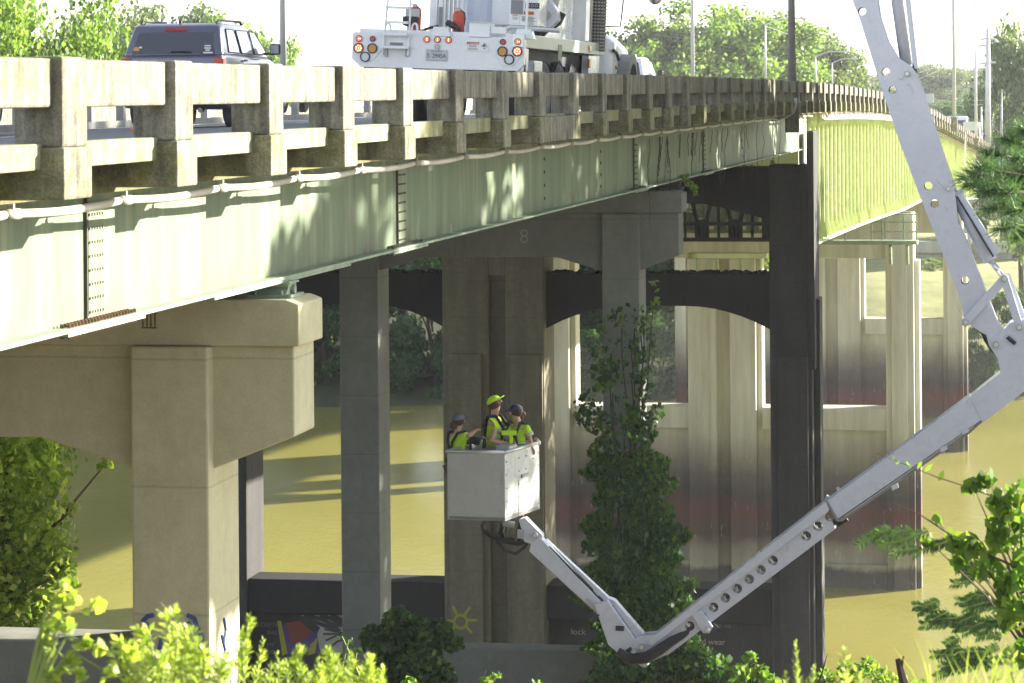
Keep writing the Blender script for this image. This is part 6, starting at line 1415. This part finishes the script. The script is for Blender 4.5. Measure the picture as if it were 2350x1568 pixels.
def person(label, feet, face, hands, elbows, look, sleeve, cap, hair, bun, vest, harness_col=True, crouch=0, height=1.74, camera=None):
    """feet: floor point, face: unit horizontal facing, look: unit vector of the gaze, hands/elbows: world points (left, right)"""
    e = empty('person', feet, label=label, cat='person'); f = Vector(face).normalized(); rt = Vector((f.y, -f.x, 0)); k = height/1.74
    pel = feet+UP*(.93*k-crouch); spine = pel+UP*.22*k; chest = pel+UP*.40*k+f*.01; neck = pel+UP*.55*k; hb = neck+UP*.06*k+f*.01
    lk = Vector(look).normalized(); hc = hb+UP*.10*k+lk*.03
    shL = neck-UP*.05*k-rt*.185*k; shR = neck-UP*.05*k+rt*.185*k
    N = [(pel, .12*k), (spine, .105*k), (chest, .10*k), (neck-UP*.03, .058*k), (hb, (.056*k, .056*k))]
    E = [(0, 1), (1, 2), (2, 3), (3, 4)]
    hu = (UP-lk*lk.z).normalized() if abs(lk.z) < .95 else UP
    N += [(hc-hu*.02, (.072*k, .082*k)), (hc+hu*.07-lk*.01, (.070*k, .085*k))]; E += [(4, 5), (5, 6)]
    for sgn, sh, el, ha in ((-1, shL, elbows[0], hands[0]), (1, shR, elbows[1], hands[1])):
        i = len(N); el = Vector(el); ha = Vector(ha); d = (ha-el).normalized()
        N += [(sh, .048*k), ((sh+el)/2, .045*k), (el, .040*k), ((el+ha)/2, .038*k), (ha-d*.03, .026*k), (ha+d*.03, (.036*k, .018*k))]
        E += [(2, i), (i, i+1), (i+1, i+2), (i+2, i+3), (i+3, i+4), (i+4, i+5)]
        sd = d.cross(UP); sd = sd.normalized() if sd.length > .1 else rt
        for q in range(4):
            b0 = len(N); o_ = sd*(-.027+.018*q)*k; Lf = (.034, .04, .038, .03)[q]
            N += [(ha+d*.055+o_, .0085), (ha+d*(.055+Lf)+o_-UP*.008, .008), (ha+d*(.055+Lf*1.5)+o_-UP*.03, .0065)]; E += [(i+5, b0), (b0, b0+1), (b0+1, b0+2)]
        b0 = len(N); N += [(ha+d*.01+sd*.034*sgn, .0095), (ha+d*.045+sd*.052*sgn-UP*.008, .008)]; E += [(i+5, b0), (b0, b0+1)]
    for sgn in (-1, 1):
        i = len(N); hp = pel-UP*.06+rt*.09*sgn
        N += [(hp, .095*k), (feet+UP*.46*k+rt*.11*sgn+f*.08, .062*k), (feet+UP*.09+rt*.12*sgn, .042*k), (feet+UP*.045+rt*.13*sgn+f*.14, (.045, .03))]; E += [(0, i), (i, i+1), (i+1, i+2), (i+2, i+3)]
    body = skin_mesh('body', N, E, MAT['skin'], e, 2)
    # face
    hr = lk.cross(hu).normalized()
    m2 = MB(); fc = hc+lk*.078*k
    m2.prism([fc+hu*.03+lk*.002-hr*.008, fc-hu*.012-hr*.016+lk*.002, fc-hu*.012+hr*.016+lk*.002, fc+hu*.03+hr*.008+lk*.002], lk*.02); m2.build('nose', MAT['skin'], e, bevel=.006)
    for s_ in (-1, 1):
        m2 = MB(); m2.ball(hc+lk*.072*k+hu*.028+hr*.03*s_, .010, 8, 6); m2.build('eye', MAT['ink'], e)
        m2 = MB(); m2.ball(hc+hr*.078*k*s_-lk*.005+hu*.01, .024, 8, 6, (.5, .7, 1)); m2.build('ear', MAT['skin'], e)
    m2 = MB(); m2.tube([fc-hu*.038-hr*.02, fc-hu*.040+lk*.004, fc-hu*.036+hr*.02], .005, 5); m2.build('mouth', MAT['sign_red'] if False else MAT['rust'], e)
    # shirt, trousers
    SN = [(pel+UP*.0, .155*k), (spine, .148*k), (chest, .165*k), (neck-UP*.035, .085*k)]; SE = [(0, 1), (1, 2), (2, 3)]
    for sh, el in ((shL, Vector(elbows[0])), (shR, Vector(elbows[1]))):
        i = len(SN); SN += [(sh, .078*k), (sh+(el-sh)*.45, .070*k), (sh+(el-sh)*sleeve, .066*k)]; SE += [(2, i), (i, i+1), (i+1, i+2)]
    shirt = skin_mesh('shirt', SN, SE, MAT['hivis'], e, 2)
    TN_ = [(pel-UP*.03, .15*k)]; TE = []
    for sgn in (-1, 1):
        i = len(TN_); TN_ += [(pel-UP*.1+rt*.092*sgn, .108*k), (feet+UP*.46*k+rt*.11*sgn+f*.08, .078*k), (feet+UP*.1+rt*.12*sgn, .065*k)]; TE += [(0, i), (i, i+1), (i+1, i+2)]
    skin_mesh('trousers', TN_, TE, MAT['trouser_tan'], e, 1)
    # reflective bands round sleeves
    for sh, el in ((shL, Vector(elbows[0])), (shR, Vector(elbows[1]))):
        if vest:
            d = (el-sh).normalized(); c = sh+(el-sh)*sleeve*.72; m2 = MB(); m2.ring(c, d, .05*k, .078*k, .045, 18); m2.build('sleeve_band', MAT['silver_tape'], e)
    if vest:
        for (yy, rr_) in ((.07, .158), (.24, .163)):
            m2 = MB(); q = [pel+UP*yy*k+(rt*math.cos(t)*rr_*k+f*math.sin(t)*rr_*k) for t in np.linspace(0, 2*math.pi, 21)]; m2.tube(q, .016, 5); m2.build('reflective_band', MAT['silver_tape'], e, smooth=True)
    # harness
    hn = MB()
    def strap(pts, w_=.024): 
        for a_, b_ in zip(pts[:-1], pts[1:]): hn.tube([a_, b_], w_, 6)
    for s_ in (-1, 1):
        top = neck-UP*.0+rt*.10*s_
        strap([pel+UP*.08+rt*.10*s_+f*.15, spine+rt*.115*s_+f*.155, chest+rt*.10*s_+f*.165, top+f*.06+UP*.015, top-f*.08, chest-f*.15+rt*.05*s_, spine-f*.145, pel+UP*.08-f*.14+rt*.1*s_], .022)
    strap([chest-rt*.10+f*.17-UP*.04, chest+rt*.10+f*.17-UP*.04], .018)
    hn.build('harness', MAT['harness'], e, smooth=True)
    m2 = MB(); q = [pel+UP*.04+(rt*math.cos(t)*.185+f*math.sin(t)*.145) for t in np.linspace(0, 2*math.pi, 17)]; m2.tube(q, .026, 6); m2.build('belt', MAT['harness'], e, smooth=True)
    # hair and cap
    if hair:
        m2 = MB(); m2.ball(hc+hu*.03-lk*.022, .104*k, 16, 10, (1, 1, 1)); o = m2.build('hair', MAT['hair_brown'], e, smooth=True)
        if bun: m2 = MB(); m2.ball(hc-lk*.125-hu*.03, .048, 10, 8); m2.ball(hc-lk*.09-hu*.05, .05, 10, 8); m2.build('hair_bun', MAT['hair_brown'], e, smooth=True)
    cm = MB(); vs = []; cc2 = hc+hu*.045-lk*.012; nseg = 18; rings = 6
    for i in range(rings+1):
        th = math.pi/2*i/rings
        for j in range(nseg):
            ph = 2*math.pi*j/nseg; vs.append(cc2+(hr*math.cos(ph)+lk*math.sin(ph))*.112*k*math.cos(th*.96)+hu*.095*k*math.sin(th))
    cm.add(vs, [(i*nseg+j, i*nseg+(j+1) % nseg, (i+1)*nseg+(j+1) % nseg, (i+1)*nseg+j) for i in range(rings) for j in range(nseg)]+[tuple(range(rings*nseg, rings*nseg+nseg)), tuple(range(nseg))])
    cp_ = cm.build('cap', MAT[cap], e, smooth=True)
    bm_ = MB(); pts = [cc2+hr*.09*math.cos(t)+lk*(.075+.105*math.sin(t))+hu*(.004+.0*math.sin(t)) for t in np.linspace(0, math.pi, 9)]; bm_.prism(pts, hu*.012); bm_.build('peak', MAT[cap], cp_, bevel=.003)
    return e
floorz = ZB+.05
def BK(x, y, Y): return P(x, y, Y)
# standing man, centre
f1 = P(1138, 1100, 41.9); f1 = Vector((f1.x-.02, 41.95, floorz)); h1 = 1.74
pa = person('man in a yellow green cap and high visibility shirt looking up from the basket', f1, (.9, -.30, 0), (P(1172, 1020, 41.55), P(1184, 1022, 41.7)), (P(1128, 1013, 41.5), P(1168, 1008, 41.95)), (.80, -.2, .45), .55, 'hivis', True, False, True, height=h1, crouch=.12)
gl = MB(); lk = Vector((.80, -.2, .45)).normalized()
# second: woman right, navy cap, smiling, facing left
f2 = Vector((P(1186, 1100, 41.9).x+.02, 42.0, floorz))
pb = person('woman in a navy cap and high visibility shirt on the right, smiling at her colleague', f2, (-.62, -.75, 0), (P(1221, 1024, 41.95), P(1168, 1008, 41.6)), (P(1215, 1004, 41.9), P(1164, 1018, 41.75)), (-.85, -.5, -.05), .72, 'cap_navy', True, True, True, height=1.62, crouch=.13)
# third: woman on the left seen from behind
f3 = Vector((P(1050, 1100, 41.7).x, 41.75, floorz))
pc = person('worker in a grey cap seen from behind at the left of the basket, arm raised', f3, (.72, .62, 0), (P(1068, 1005, 41.9), P(1093, 988, 41.75)), (P(1062, 1012, 41.85), P(1077, 1000, 41.55)), (.8, .5, .1), .6, 'cap_grey', True, True, False, height=1.55, crouch=.17)
# held things
m2 = MB(); q = P(1168, 1000, 41.5); m2.box(q+UP*.04, (.22, .12, .06)); m2.box(q-UP*.04+Vector((.03, 0, 0)), (.05, .06, .14)); tag(m2.build('range_finder', MAT['hivis'], bevel=.01), 'yellow handheld gauge held between the two standing workers', 'tool')
m2 = MB(); q = P(1090, 1010, 41.7); m2.cyl(q-Vector((.05, .0, 0)), q+Vector((.07, -.04, -.02)), .055, 14); m2.box(q-Vector((.10, 0, -.02)), (.12, .08, .10)); tag(m2.build('camera_lamp', MAT['black'], bevel=.008), 'black torch held up by the worker at the left of the basket', 'torch')
# ------------------------------------------------------------------ haze
hz = MB(); hz.bx(-560, 660, -8, 1500, -32, 60)
hm = bpy.data.materials.new('haze'); hm.use_nodes = True; hn = hm.node_tree.nodes; hn.clear()
ho_ = hn.new('ShaderNodeOutputMaterial'); pv = hn.new('ShaderNodeVolumePrincipled')
pv.inputs['Color'].default_value = (.93, .95, 1, 1); pv.inputs['Density'].default_value = .0002; pv.inputs['Anisotropy'].default_value = .3
hm.node_tree.links.new(pv.outputs[0], ho_.inputs['Volume'])
h = hz.build('haze', hm); tag(h, 'thin pale summer haze', kind='stuff')
